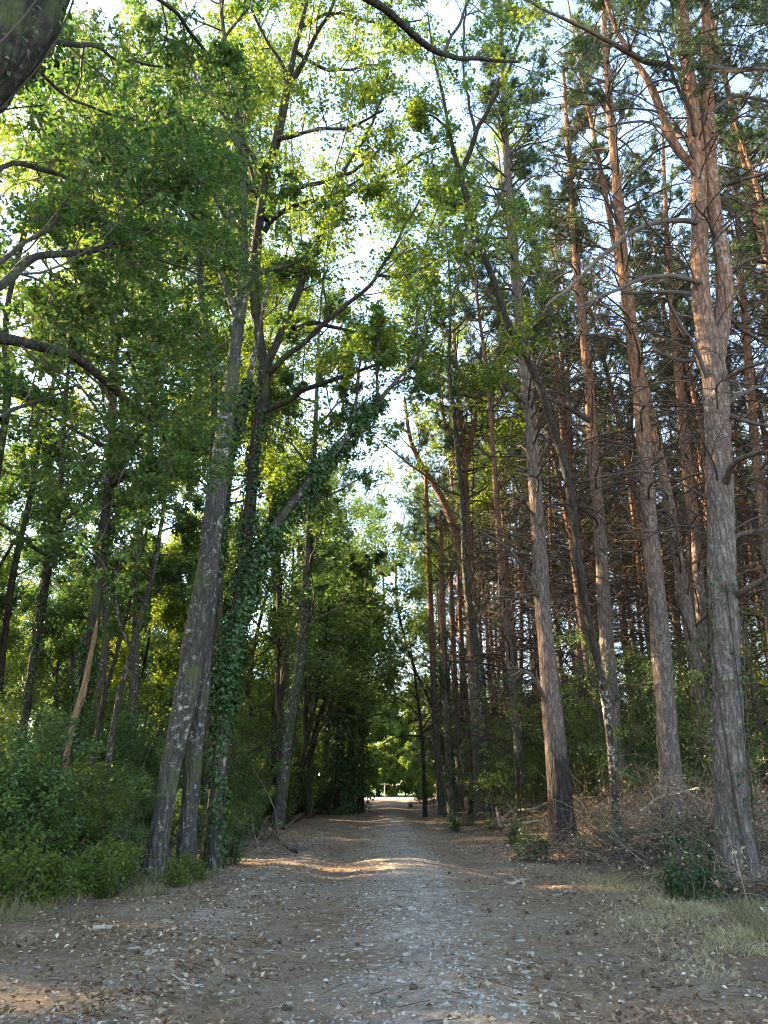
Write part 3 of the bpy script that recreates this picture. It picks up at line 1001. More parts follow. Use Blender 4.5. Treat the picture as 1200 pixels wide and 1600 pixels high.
traced_oak('thinnest of the leaning stems in the left bushes, mostly hidden by leaves', [(138, 1200, 10), (160, 1100, 9), (180, 1030, 8), (200, 950, 7), (218, 880, 6), (235, 800, 4)],
           DB + 6, [], 30, m='bark_dark', auto=(.5, 6, 2.4), kw=dict(k1=5, k2=4, k3=3, per=10, leaf=.14))

# ============================================================ RIGHT: traced trees
DR1 = ground_hit(965, 1305)
traced_oak('skinny crooked oak with white lichen below, leaning left in front of the pines', [(966, 1312, 18), (958, 1210, 15), (950, 1130, 15), (938, 1050, 15), (922, 980, 14), (908, 900, 14), (898, 820, 14), (885, 740, 15), (862, 660, 14), (838, 590, 14), (800, 520, 13), (775, 450, 12), (750, 380, 12), (732, 320, 12), (718, 270, 11), (704, 215, 8), (692, 150, 6), (678, 90, 4), (668, 20, 3)],
           DR1, [([(718, 272, 9), (735, 235, 7), (748, 195, 7), (775, 150, 6), (797, 108, 5), (815, 50, 3)], -1), ([(742, 205, 5), (730, 150, 4), (723, 90, 4), (728, 0, 3), (732, -60, 2)], .5),
                 ([(752, 380, 4), (775, 330, 3), (790, 280, 2)], 1), ([(722, 320, 4), (705, 310, 3), (695, 302, 2)], 0), ([(835, 585, 6), (850, 545, 4), (860, 500, 3), (840, 440, 2)], .5), ([(790, 500, 5), (780, 540, 4), (770, 575, 3)], -.5),
                 ([(700, 200, 4), (670, 180, 3), (640, 190, 2)], -.5)],
           31, lean=-4.5, m='bark_lichen', near=True, leafm='lime_leaf', kw=dict(k1=6, k2=4, k3=4, per=16, ratio1=.6, leaf=.1, jit=.07, rmax=.012))


def traced_pine(label, px, D, seed, limbs=(), stems=(), near=True, ivy=None, bm='bark_pine', **kw):
    r = np.random.default_rng(seed)
    pts, rad = trace(px, D, base=True)
    rad = rad * .92
    org = np.array([pts[0][0], pts[0][1], gz(pts[0][0], pts[0][1])])
    root = thing('pine_tree', label, 'tree', org)
    add_trunk(root, org, pts, rad, M[bm], near=near, bark=.032 if near else .014, seed=seed)
    for s in stems:
        sp, sr = trace(s, D)
        add_trunk(root, org, sp, sr, M['bark_pine'], name='stem', near=near, bark=.012, flare=False)
        pine_parts(root, org, sp, sr, r, dead=8, dt0=.1, dt1=.9, dl=kw.get('dl', 2.4) * .8, crown=8, ct0=.6, cl=2.2)
    L = [trace(q, D, dD=dd) for q, dd in limbs]
    if L:
        add_branches(root, org, L, M['limb'], sides=8, jag=.03, name='dead_branch')
        A, RA = pad(L, 10)
        A2, R2 = kids(A, RA, 7, .2, 1., 50, .3, r, up=0., wob=.25, n=5, rr=.5)
        A3, R3 = kids(A2, R2, 3, .3, 1., 45, .4, r, wob=.3, n=3, rr=.6)
        b = MB(); b.add(*tubes(A2, np.maximum(R2, .004), 4)); b.add(*tubes(A3, np.maximum(R3, .003), 3))
        b.build('twigs', M['pine_twig'], root, 'stuff', org)
    pine_parts(root, org, pts, rad, r, **kw)
    if ivy:
        add_ivy(root, org, pts, rad, r, *ivy)
    return root


DP1 = ground_hit(1158, 1380)
traced_pine('thickest pine, furrowed grey bark turning pink, forked above, beside the dry grass verge', [(1160, 1392, 78), (1150, 1330, 68), (1142, 1200, 58), (1133, 1000, 54), (1126, 800, 50), (1120, 650, 46), (1113, 560, 42), (1096, 470, 32), (1093, 350, 30), (1090, 250, 28), (1080, 150, 24), (1066, 20, 20), (1055, -100, 15), (1045, -250, 8)], DP1, 41,
            stems=[[(1116, 570, 34), (1132, 470, 29), (1128, 400, 28), (1115, 320, 24), (1108, 220, 22), (1105, 100, 19), (1102, -20, 14), (1100, -200, 6)],
                   [(1092, 262, 15), (1060, 235, 15), (1035, 180, 13), (1015, 130, 12), (985, 85, 9), (960, 40, 6), (940, -20, 4)]],
            limbs=[([(1098, 350, 9), (1040, 345, 8), (990, 362, 7), (945, 395, 6), (900, 440, 5), (850, 480, 3)], -3), ([(1105, 445, 9), (1060, 432, 8), (1010, 435, 7), (960, 455, 5), (900, 480, 3)], -2),
                   ([(1085, 460, 8), (1040, 456, 7), (970, 457, 4)], 1), ([(1110, 600, 10), (1090, 550, 9), (1065, 510, 8), (1045, 470, 5)], -1), ([(1105, 560, 7), (1060, 560, 6), (1020, 545, 4)], 1.5),
                   ([(1060, 107, 9), (1010, 95, 9), (960, 70, 8), (910, 45, 6), (840, 8, 4), (800, -15, 3)], -2), ([(1080, 97, 9), (1130, 108, 8), (1210, 108, 6)], -1), ([(1125, 600, 9), (1160, 575, 7), (1215, 560, 5)], -1),
                   ([(1125, 645, 9), (1165, 612, 7), (1215, 602, 5)], 1), ([(1128, 650, 9), (1160, 656, 7), (1215, 668, 5)], -.5), ([(1130, 772, 12), (1140, 733, 10), (1170, 712, 8), (1215, 705, 6)], -1.5),
                   ([(1140, 845, 9), (1170, 832, 7), (1210, 827, 5)], 1), ([(1145, 935, 12), (1175, 917, 10), (1220, 888, 8)], -1), ([(1130, 290, 8), (1170, 278, 6), (1215, 262, 4)], -1), ([(1125, 440, 8), (1160, 410, 6), (1215, 395, 4)], 1),
                   ([(1105, 180, 8), (1150, 150, 6), (1210, 160, 4)], 1), ([(1130, 480, 7), (1165, 520, 6), (1210, 545, 4)], 1), ([(1090, 230, 7), (1050, 205, 6), (1000, 190, 4), (940, 200, 3)], 2)],
            dead=60, dt0=.22, dt1=.9, dl=2.2, nb=60, crown=20, ct0=.58, cl=2.8, ivy=(420, .05, .07, .03, .2), drmax=.02)
traced_pine('straight reddish pine with a sunlit right edge, rising from the grey bramble tangle', [(1048, 1240, 46), (1043, 1150, 38), (1036, 1050, 34), (1028, 950, 33), (1018, 850, 31), (1010, 750, 29), (1003, 650, 27), (993, 560, 24), (983, 480, 22), (972, 400, 20), (965, 300, 17), (955, 200, 15), (948, 100, 12), (940, -20, 8), (934, -120, 4)], 20.5, 42,
            dead=75, dt0=.2, dt1=.9, dl=2.7, crown=24, ct0=.68, cl=2.7, nb=75)
DP3 = ground_hit(882, 1322)
traced_pine('pine with blackened furrowed base beside the path edge, pale sun on its left side', [(883, 1328, 52), (876, 1250, 43), (867, 1150, 37), (858, 1050, 33), (848, 950, 30), (842, 850, 27), (836, 750, 25), (828, 650, 23), (820, 560, 21), (808, 450, 18), (798, 330, 15), (790, 220, 12), (785, 100, 8), (782, 0, 5)], DP3, 43, bm='bark_burnt',
            dead=70, dt0=.2, dt1=.85, dl=2.5, crown=24, ct0=.68, cl=2.6, nb=70,
            limbs=[([(848, 950, 8), (825, 900, 6), (790, 855, 5), (750, 830, 3)], -1), ([(860, 1110, 6), (835, 1060, 5), (800, 1040, 3)], -1)])
DP4 = ground_hit(756, 1278)
traced_pine('pine with a fan of glowing orange limbs beside the far path bend', [(757, 1281, 36), (750, 1200, 27), (743, 1100, 22), (738, 1000, 21), (733, 900, 20), (727, 800, 19), (722, 700, 16), (718, 640, 12), (712, 560, 8), (708, 500, 4)], DP4, 44,
            stems=[[(737, 930, 16), (716, 850, 14), (700, 800, 13), (680, 760, 11), (655, 720, 9), (640, 680, 7), (632, 620, 4)], [(724, 745, 11), (738, 680, 9), (748, 610, 6), (752, 550, 4)], [(722, 740, 10), (705, 690, 8), (690, 640, 5), (684, 580, 3)]],
            dead=60, dt0=.25, dt1=.9, dl=3.0, crown=28, ct0=.62, cl=3.6, nb=60, w=.03)
traced_pine('red barked pine with a stub limb, between the crooked oak and the bramble pine', [(966, 1236, 32), (956, 1100, 28), (948, 1000, 26), (942, 900, 24), (935, 800, 22), (926, 700, 20), (920, 600, 18), (910, 500, 17), (900, 400, 14), (893, 300, 11), (886, 200, 8), (880, 100, 5)], 24, 45,
            limbs=[([(928, 662, 11), (890, 638, 9), (850, 620, 7), (820, 612, 4)], -1)], dead=65, dt0=.3, dt1=.85, dl=2.6, crown=24, ct0=.66, cl=2.8, nb=65)
traced_pine('thin pine just left of the thickest pine, with a sunlit red upper trunk', [(1105, 1185, 26), (1098, 1000, 22), (1088, 850, 20), (1075, 740, 19), (1066, 650, 18), (1058, 560, 16), (1048, 450, 13), (1040, 330, 9), (1035, 200, 5)], 28, 46, near=False,
            dead=50, dt0=.25, dt1=.85, dl=2.8, crown=24, ct0=.6, cl=3.0, nb=50)
traced_pine('pine cut by the right picture edge, behind the thickest pine', [(1222, 1170, 28), (1205, 950, 24), (1192, 800, 20), (1180, 700, 18), (1172, 600, 16), (1160, 450, 12), (1150, 300, 8), (1145, 180, 4)], 25, 47, near=False,
            dead=50, dt0=.25, dt1=.85, dl=2.8, crown=24, ct0=.6, cl=3.0, nb=50)
for j, (q, D_, lab, iv) in enumerate([
        ([(691, 1256, 14), (682, 1150, 13), (677, 1050, 12), (672, 930, 11), (668, 830, 9), (665, 740, 6)], 44, 'first purple grey pine right of the thin black roadside tree', None),
        ([(706, 1258, 16), (700, 1150, 15), (694, 1030, 14), (690, 900, 12), (688, 800, 8)], 40, 'ivy clad pine in the row beside the far path', (2600, .22, .12, .0, .6)),
        ([(720, 1256, 13), (714, 1150, 12), (708, 1000, 11), (702, 850, 9), (698, 760, 5)], 48, 'slim pine squeezed between the ivy clad pine and the fan limbed pine', None)]):
    traced_pine(lab, q, D_, 50 + j, near=False, dead=36, dt0=.25, dt1=.85, dl=3.2, crown=14, ct0=.7, cl=3.0, ivy=iv, nb=12, w=.02)
traced_oak('thin bare black tree standing alone at the far right path edge', [(664, 1264, 8), (661, 1180, 7), (656, 1120, 6), (648, 1055, 4), (640, 1000, 2)], 42, [([(658, 1150, 3), (630, 1150, 2), (600, 1160, 2)], 0), ([(656, 1120, 3), (635, 1100, 2), (612, 1085, 2)], 0)], 56,
           auto=(.4, 7, 2.0), kw=dict(k1=4, k2=3, k3=2, per=1, leaf=.12))
for j, (x_, lab) in enumerate([(528, 'dark ivy smothered trunk, outermost of three at the shady bend'), (546, 'dark ivy smothered trunk in the middle of three at the bend'), (562, 'ivy column nearest the path opening, dense to the ground')]):
    traced_oak(lab, [(x_, 1262, 15), (x_ + 2, 1180, 13), (x_ + 4, 1080, 11), (x_ + 8, 980, 8), (x_ + 12, 880, 4)], 44 + 3 * j, [], 60 + j, auto=(.35, 12, 3.6),
               ivy=[(0, 5000, .75, .17, .0, .55)], kw=dict(k1=5, k2=4, k3=3, per=9, leaf=.2))


# ============================================================ generic trees, copied
def make_oak(seed, H=18., spread=4.2, leaf=.17, m='oak_leaf', k=15, per=12, t0=.3, rr=.2, name='oak_tree', cat='tree', lab='x'):
    r = np.random.default_rng(seed)
    root = thing(name, lab, cat, (0, 0, 0))
    pts = [np.array([0, 0, -.3])]
    d = np.array([r.normal() * .08, r.normal() * .08, 1.])
    for i in range(9):
        pts.append(pts[-1] + unit(d) * H / 9)
        d = d + r.normal(size=3) * np.array([.1, .1, 0])
    tr, ra = smooth(pts, np.linspace(rr, .03, 10) * (1 - .1 * np.sin(np.arange(10))), 30)
    add_trunk(root, (0, 0, 0), tr, ra, M['bark_dark' if seed % 2 else 'bark_oak'], bark=.02, seed=seed)
    A1, R1 = kids(tr[None], ra[None], k, t0, 1., 62, 0, r, up=.07, wob=.16, n=9, rr=.5, lengths=spread, rmax=.08, shape=.45)
    b = MB(); b.add(*tubes(A1, R1, 6)); b.build('limbs', M['oak_twig'], root, 'stuff')
    oak_fill(root, (0, 0, 0), [(A1[j], R1[j]) for j in range(len(A1))], r, k1=6, k2=4, k3=3, per=per, leaf=leaf, m=m, ratio1=.5, jit=.16, sides=3)
    return root


def make_pine(seed, H=21., lab='x', crown=15):
    r = np.random.default_rng(seed)
    root = thing('pine_tree', lab, 'tree', (0, 0, 0))
    pts = [np.array([0, 0, -.3])]
    d = np.array([r.normal() * .02, r.normal() * .02, 1.])
    for i in range(9):
        pts.append(pts[-1] + unit(d) * H / 9)
        d = d + r.normal(size=3) * np.array([.03, .03, 0])
    tr, ra = smooth(pts, np.linspace(.24, .04, 10), 40)
    add_trunk(root, (0, 0, 0), tr, ra, M['bark_pine'], bark=.015, seed=seed)
    pine_parts(root, (0, 0, 0), tr, ra, r, dead=72, dt0=.08, dt1=.82, dl=3.2, crown=crown, ct0=.6, cl=3.4, big_names=False, w=.035, tuft=7)
    return root


placed = []
ORD = ['nearest', 'second nearest', 'third nearest', 'fourth nearest', 'fifth nearest', 'sixth nearest', 'seventh nearest', 'farthest', 'outermost', 'very closest', 'rightmost']


def free(x, y, dmin):
    for a, c in placed:
        if (a - x) ** 2 + (c - y) ** 2 < dmin * dmin:
            return False
    placed.append((x, y))
    return True


for o in list(COL.objects):
    if o.type == 'EMPTY':
        placed.append((o.location.x, o.location.y))

r = np.random.default_rng(77)
oaks = [make_oak(101, 17, 4.4, leaf=.19, per=15), make_oak(102, 19, 4.8, leaf=.19, per=15), make_oak(103, 15, 4.0, m='lime_leaf', leaf=.18, per=15), make_oak(104, 20, 4.6, t0=.22, leaf=.19, per=15)]
wide = [make_oak(105, 19, 6.0, leaf=.2, per=11, t0=.2, k=16, m='shrub_leaf')]
tall = [make_oak(106, 24, 4.6, m='lime_leaf', leaf=.13, per=18, t0=.42, k=18, rr=.16), make_oak(107, 26, 4.8, m='lime_leaf', leaf=.13, per=18, t0=.45, k=18, rr=.17)]
oak_spots = []
wide_spots = [(-4.0, 33), (-3.5, 39.5), (-4.4, 46), (-3.6, 53), (-4.2, 60), (-4.2, 68), (-5.0, 78), (4.8, 60), (5.4, 72)]
tall_spots = [(-7.6, 25), (-5.6, 29), (-10.2, 28), (-4.3, 35.5), (-8.2, 34), (-12.5, 24), (-5.9, 41), (-15, 30), (4.4, 34), (-4.7, 22.5), (4.3, 41)]
placed += wide_spots + tall_spots
for i in range(900):
    x = -r.uniform(4.8, 42)
    y = r.uniform(-14, 88)
    if (y < 21 and x > -9.5) or y < -1:  # oaks beside the camera, outside the frame, are added to cast shade
        continue
    if free(x, y, 3.9 if y > 20 else 4.6):
        oak_spots.append((x, y))
desc = {0: ('leafy oak in the thick wood left of the path, a short way back', 'oaks in the near left wood'),
        1: ('leafy oak deep in the left wood, half lost behind nearer oaks', 'oaks deep in the left wood'),
        2: ('leafy oak lining the far left side of the path before the road', 'oaks along the far left path side')}
used = set()


def put(protos, x, y, lab, grp, smin=.85, smax=1.15, sink=0.):
    j = int(r.integers(len(protos)))
    s = r.uniform(smin, smax)
    sc = (s * r.uniform(.93, 1.07), s * r.uniform(.93, 1.07), s)
    loc = (x, y, gz(x, y) - sink)
    rz = r.uniform(0, 6.28)
    p = protos[j]
    if p.name not in used:
        used.add(p.name)
        p.location = loc; p.rotation_euler = (0, 0, rz); p.scale = sc
        p['label'] = lab; p['group'] = grp
        return p
    return copy_tree(p, loc, rz, sc, lab, grp)


for x, y in oak_spots:
    g = 2 if x > -9 and y > 30 else (0 if y < 35 else 1)
    put(oaks, x, y, *desc[g])

for i, (x, y) in enumerate(wide_spots):
    put(wide, x, y, '%s of the broad oaks whose crowns overhang the %s edge of the path' % (ORD[i] if x < 0 else ('nearer', 'farther')[i - 7], 'left' if x < 0 else 'right'), 'broad oaks overhanging the path', *((.85, 1.1) if y < 50 else (1.1, 1.3)))
for i, (x, y) in enumerate(tall_spots):
    put(tall, x, y, '%s of the very tall oaks with yellow green leaves behind the forked oak' % ORD[i], 'tall sunlit oaks behind the forked oak', 1.1, 1.35)
pines = [make_pine(201, 28, crown=24), make_pine(202, 30, crown=20), make_pine(203, 26, crown=22), make_pine(204, 29, crown=28)]
pine_spots = []
for i in range(3000):
    x = r.uniform(4.6, 46)
    y = r.uniform(-8, 86)
    if y < 24 and x < y * .5 + 1.8:
        continue
    if (y < 30 and x < 5.5) or y < 11:
        continue
    if free(x, y, 2.7 if y > 20 else 4.0):
        pine_spots.append((x, y))
ROW = 'first second third fourth fifth sixth seventh eighth ninth tenth eleventh twelfth thirteenth fourteenth fifteenth sixteenth seventeenth eighteenth nineteenth twentieth'.split()
row_y = sorted(y for x, y in pine_spots if x < 8.5)
ROW += ['last'] * 40
for x, y in pine_spots:
    if x < 8.5:
        a = ('straight bare trunked pine, %s in the row along the right path edge' % ROW[row_y.index(y)], 'pines along the right path side')
    elif y < 45:
        a = ('slender reddish pine in the front of the dense stand on the right', 'pines in the front of the right stand')
    else:
        a = ('slender pine far back in the dense stand on the right', 'pines deep in the right stand')
    put(pines, x, y, *a, smin=.9, smax=1.12)

# trees beyond the road
far = [make_oak(111, 9, 4.2, leaf=.36, m='lime_leaf', per=12, t0=.02, k=18), make_oak(112, 7, 3.8, leaf=.36, m='lime_leaf', per=12, t0=.02, k=16)]
for i in range(44):
    put(far, -34 + (i % 22) * 3.3 + r.uniform(-.8, .8), (r.uniform(109, 116) if i < 22 else r.uniform(122, 134)), 'round bushy sunlit tree across the pale road', 'trees beyond the road', *((.55, .85) if i < 22 else (1.3, 1.9)))


# ============================================================ shrubs
def make_shrub(seed, h, w, leaf, m, nst=9, per=14, lab='x', name='shrub', twm='oak_twig', k=(5, 4, 3)):
    q = np.random.default_rng(seed)
    root = thing(name, lab, 'shrub', (0, 0, 0))
    st = []
    for i in range(nst):
        a = q.uniform(0, 6.28)
        out = q.uniform(.2, 1) * w
        top = np.array([math.cos(a) * out, math.sin(a) * out, h * q.uniform(.35, 1.2)])
        b0 = np.array([math.cos(a) * .1, math.sin(a) * .1, -.1])
        mid = (b0 + top) / 2 + np.array([0, 0, h * .12]) + q.normal(size=3) * .08
        st.append(smooth([b0, mid, top], [.02, .014, .006], 8))
    A, RA = pad(st, 8)
    b = MB(); b.add(*tubes(A, RA, 4)); b.build('stems', M[twm], root, 'stuff')
    oak_fill(root, (0, 0, 0), st, q, k1=k[0], k2=k[1], k3=k[2], per=per, leaf=leaf, m=m, twm=twm, ratio1=.42, jit=.07, sides=3, t0=.12, up=.04, rmax=.01)
    return root


shr = [make_shrub(301, 1.6, .9, .075, 'shrub_leaf'), make_shrub(302, 2.2, 1.1, .085, 'shrub_leaf', nst=10), make_shrub(303, 1.2, .8, .06, 'shrub_leaf'), make_shrub(304, 2.6, 1.2, .09, 'oak_leaf', nst=8, per=11), make_shrub(305, 2.4, 1.4, .085, 'lime_leaf', nst=6, per=8), make_shrub(306, 1.5, 1.0, .1, 'lime_leaf', nst=5, per=8), make_shrub(307, 3.2, 1.0, .09, 'shrub_leaf', nst=5, per=9)]
r = np.random.default_rng(88)
sp = []
for i in range(5000):
    y = r.uniform(9.5, 60)
    x = -r.uniform(4.1, 22)
    if x < -(y * .52 + 3):
        continue
    if x > -4.4 and y > 16 and y < 30 and r.random() < .6:
        continue
    if x > -(5.0 + (14 - y) * .4) and y < 14:
        continue
    if all((x - a) ** 2 + (y - c) ** 2 > (1.15 if y < 26 else 3.6) for a, c in sp):
        sp.append((x, y))
for x, y in sp:
    dist = -x
    if dist < 5.6 and y < 30:
        a = ('low leafy bush fringing the left path edge', 'low bushes on the left path edge')
        s = (.4, .75)
    elif y < 22:
        a = ('dense dark bush in the undergrowth among the near left trunks', 'bushes among the near left trunks')
        s = (.55, 1.05)
    else:
        a = ('leafy bush in the deeper left undergrowth', 'bushes deeper in the left wood')
        s = (1.0, 1.5)
    put(shr, x, y, *a, *s)
print('shrubs left', len(sp), 'oaks', len(oak_spots), 'pines', len(pine_spots))
sap = [make_shrub(311, 4.2, 1.7, .09, 'shrub_leaf', nst=6, per=8, name='sapling', k=(7, 4, 3)), make_shrub(312, 3.4, 1.5, .09, 'lime_leaf', nst=6, per=6, name='sapling', k=(7, 4, 3))]
sp2 = []
for i in range(900):
    y = r.uniform(22, 70)
    x = r.uniform(6.2, 32)
    if x > y * .52 + 2:
        continue
    if all((x - a) ** 2 + (y - c) ** 2 > (4.5 if y < 42 else 8) for a, c in sp2):
        sp2.append((x, y))
for x, y in sp2:
    put(sap, x, y, 'feathery green sapling filling the gaps between the pine trunks', 'saplings under the pines', .7, 1.15)
for i, (px_, D_) in enumerate([(815, 30), (785, 34), (905, 26), (1085, 24), (1010, 27), (770, 36)]):
    q = P(px_, 1250, D_)
    put(sap, q[0], q[1], 'feathery green sapling close behind the front pines', 'saplings behind the front pines', .8, 1.0)
low = [make_shrub(321, .5, .35, .05, 'ivy', nst=7, per=8, name='weed_plant', twm='oak_twig', k=(3, 3, 2))]
for i, (px_, py_) in enumerate([(830, 1335), (845, 1345), (800, 1318), (715, 1300), (905, 1330), (945, 1325), (1035, 1330), (1075, 1345), (1120, 1360), (1060, 1410), (1105, 1405), (770, 1300), (340, 1345), (355, 1350), (380, 1320), (400, 1312), (330, 1340), (1010, 1345), (980, 1330), (735, 1290), (640, 1262)]):
    D_ = ground_hit(px_, py_)
    q = P(px_, py_, D_)
    put(low, q[0], q[1], 'small dark green weed growing in the leaf litter by the path', 'weeds beside the path', .6, 1.2)
weeds = [make_shrub(331, .8, .4, .1, 'lime_leaf', nst=9, per=5, name='weed_plant', k=(4, 3, 2)), make_shrub(332, .6, .35, .09, 'lime_leaf', nst=7, per=5, name='weed_plant', k=(4, 3, 2))]
r = np.random.default_rng(89)
for i in range(22):
    px_ = r.uniform(-30, 215)
    py_ = r.uniform(1368, 1400) + (235 - px_) * .1
    D_ = ground_hit(px_, py_)
    q = P(px_, py_, D_)
    put(weeds, q[0], q[1], 'bright broad leaved weed at the foot of the left bushes', 'broad leaved weeds on the left', .45, .9)
for px_, py_ in [(272, 1385), (296, 1378)]:
    D_ = ground_hit(px_, py_)
    q = P(px_, py_, D_)
    put(weeds, q[0], q[1], 'pale sunlit weed tuft against the base of the twin stemmed oak', 'sunlit weeds at the oak base', .5, .7)


# ============================================================ bramble tangles, fallen branches
def tangle(seed, n, w, h, ln, lab, loc, name='bramble_thicket', m='dead_wood', leaves_n=0, sx=1., rr=.006):
    q = np.random.default_rng(seed)
    org = np.array(loc, float)
    root = thing(name, lab, 'brush', org)
    st = np.zeros((n, 7, 3))
    a = q.uniform(0, 6.28, n)
    R_ = np.sqrt(q.random(n)) * w
    p = np.stack([np.cos(a) * R_ * sx, np.sin(a) * R_, q.random(n) ** 2 * h * .4], -1)
    p[:, 2] += height(p[:, 0] + org[0], p[:, 1] + org[1]) - org[2]
    d = unit(q.normal(size=(n, 3)) * np.array([1, 1, .6]) + np.array([0, 0, .5]))
    L = ln * q.uniform(.4, 1.3, n)
    for j in range(7):
        st[:, j] = p
        p = p + d * (L / 6)[:, None]
        d = unit(d + q.normal(size=(n, 3)) * .2 + np.array([0, 0, -.16]))
    st += org
    rad = rr * q.uniform(.6, 1.8, n)[:, None] * np.linspace(1, .35, 7)
    A2, R2 = kids(st, rad, 3, .2, 1, 50, .4, q, up=-.05, wob=.25, n=4, rr=.6)
    b = MB(); b.add(*tubes(st, rad, 3)); b.add(*tubes(A2, np.maximum(R2, .003), 3))
    b.build('stems', M[m], root, 'stuff', org)
    if leaves_n:
        p, t = along(A2, leaves_n, .2, 1., q, .04)
        b = MB(); b.add(*leaves(p, .07, q, axis=t, abias=.5), sm=False)
        b.build('dead_leaves', M['litter'], root, 'stuff', org)
    return root


for _i, (px_, py_, n_, w_, h_, l_, lab_) in enumerate([(1110, 1318, 190, 1.2, 1.4, 1.9, 'tall grey brush packed behind the thickest pine'), (1000, 1275, 150, 1.4, 1.2, 1.8, 'dead brush heap around the foot of the bramble pine'), (930, 1290, 160, 1.0, 1.0, 1.7, 'dry brush filling the gap beside the dark based pine'), (1170, 1300, 170, 1.4, 1.9, 2.2, 'highest dead brush, reaching up at the right picture edge'), (1060, 1360, 140, 1.1, .35, 1.2, 'flat scatter of broken dry stems before the brambles')]):
    _D = ground_hit(px_, py_)
    _q = P(px_, py_, _D)
    tangle(420 + _i, n_, w_, h_, l_, lab_, (_q[0], _q[1], gz(_q[0], _q[1])), leaves_n=2, rr=.006, name='dead_brush')


def tang_at(px_, py_, *a, **k):
    D_ = ground_hit(px_, py_)
    q = P(px_, py_, D_)
    return (q[0], q[1], gz(q[0], q[1]))


tangle(401, 190, 1.1, .6, 1.2, 'grey dead bramble tangle between the lichened oak and the thickest pine', tang_at(1030, 1330), leaves_n=2)
tangle(402, 200, .9, 1.3, 1.5, 'tall dry bramble tangle against the left side of the thickest pine', tang_at(1080, 1345), leaves_n=1)
tangle(403, 160, .8, .5, 1.1, 'low dry twig tangle at the foot of the dark based pine', tang_at(905, 1345), leaves_n=1)
tangle(404, 140, 1.2, 1.1, 1.5, 'high dead bramble mass behind the lichened oak', tang_at(985, 1300), leaves_n=2)
tangle(405, 140, .6, .35, .9, 'dry needle and twig heap at the foot of the thickest pine', tang_at(1165, 1405), leaves_n=2)
tangle(406, 150, 1.2, 1.6, 1.9, 'pale dry bramble arching at the right picture edge', tang_at(1190, 1350), leaves_n=1)
tangle(407, 130, 1.2, .25, 1.2, 'heap of grey dead twigs on the left bank by the shaggy oak', tang_at(400, 1335), name='twig_heap', sx=1.5)
tangle(408, 60, .7, .6, 1.0, 'rust brown dead bracken below the broken stem', tang_at(205, 1365), name='dry_bracken', leaves_n=5)
tangle(409, 130, .7, .9, 1.3, 'straw coloured dry tuft beside the ivy columns at the bend', tang_at(520, 1265), name='dry_tuft', m='dry_grass', rr=.012)
tangle(410, 90, 1.4, .3, 1.3, 'loose dry twigs below the fan limbed pine', tang_at(790, 1305), name='twig_heap', leaves_n=1)


def fallen(label, px, m='stick', name='fallen_branch', tw=4, lift=.03, seed=1):
    q = np.random.default_rng(seed)
    pts, rad = [], []
    for x_, y_, w_, up_ in px:
        D_ = ground_hit(x_, y_)
        p = P(x_, y_, D_)
        p[2] = gz(p[0], p[1]) + up_ + lift
        pts.append(p); rad.append(pxr(y_, D_, w_))
    pts, rad = smooth(pts, rad, 18)
    org = pts[0].copy()
    root = thing(name, label, 'branch', org)
    b = MB(); b.add(*tubes(pts, rad, 7, bark=.004)); b.build('limb', M[m], root, origin=org)
    if tw:
        A, RA = kids(pts[None], rad[None], tw, .2, 1, 45, .3, q, up=.05, wob=.25, n=6, rr=.6, flat=.3)
        A[..., 2] = np.maximum(A[..., 2], height(A[..., 0], A[..., 1]) + .01)
        for j in range(len(A)):
            b = MB(); b.add(*tubes(A[j], np.maximum(RA[j], .006), 5)); b.build('side_twig', M[m], root, origin=org)
    return root


fallen('long dark fallen limb lying across the left path edge below the shady bend', [(445, 1297, 5, 0), (470, 1280, 6, .15), (500, 1272, 6, .2), (535, 1266, 7, .1), (548, 1267, 5, 0)], m='dead_wood', seed=2, tw=6)
fallen('dark forked branch lying beside the shaggy oak', [(420, 1300, 4, .1), (438, 1318, 6, .05), (462, 1334, 7, 0)], m='dead_wood', seed=3, tw=4)
fallen('pale arched dead branch on the bank left of the dark based pine', [(782, 1292, 7, 0), (800, 1280, 5, .25), (830, 1276, 4, .2), (862, 1262, 4, .2)], seed=4, tw=2)
fallen('pale straight stick below the arched dead branch', [(778, 1293, 5, 0), (815, 1291, 4, .05), (865, 1285, 4, .1)], seed=5, tw=2)
fallen('bleached upright snapped stub on the bank', [(783, 1298, 8, 0), (780, 1288, 7, .15), (776, 1276, 4, .35)], seed=6, tw=0)
fallen('long thin stick lying across the litter before the brambles', [(945, 1352, 3, 0), (965, 1340, 4, .1), (1010, 1334, 4, .12), (1060, 1322, 3, .25)], seed=7, tw=4)
fallen('small curved bone pale twig on the right path side', [(788, 1380, 4, 0), (800, 1383, 6, 0), (818, 1378, 4, .02)], seed=8, tw=3, lift=.02)
fallen('short grey stick lying on the left path edge', [(144, 1453, 7, 0), (160, 1452, 8, 0), (178, 1452, 6, 0)], seed=9, tw=0, lift=.01)
fallen('pale thin twig lying on the right of the path', [(790, 1502, 3, 0), (808, 1508, 4, 0), (822, 1512, 2, 0)], seed=10, tw=1, lift=.01)
fallen('thin tan twig lying on the dirt at the lower left', [(268, 1528, 2, 0), (290, 1540, 3, 0), (318, 1546, 2, 0)], seed=11, tw=2, lift=.01)
fallen('arched pale stem springing from the brambles towards the thickest pine', [(1006, 1318, 4, .6), (1035, 1316, 4, .85), (1070, 1320, 4, .95), (1105, 1330, 3, 1.1)], seed=12, tw=2)
# bent hanging dead stem pale, in front of bramble pine
# stones ---------------------------------------------------------------
rs = np.random.default_rng(500)


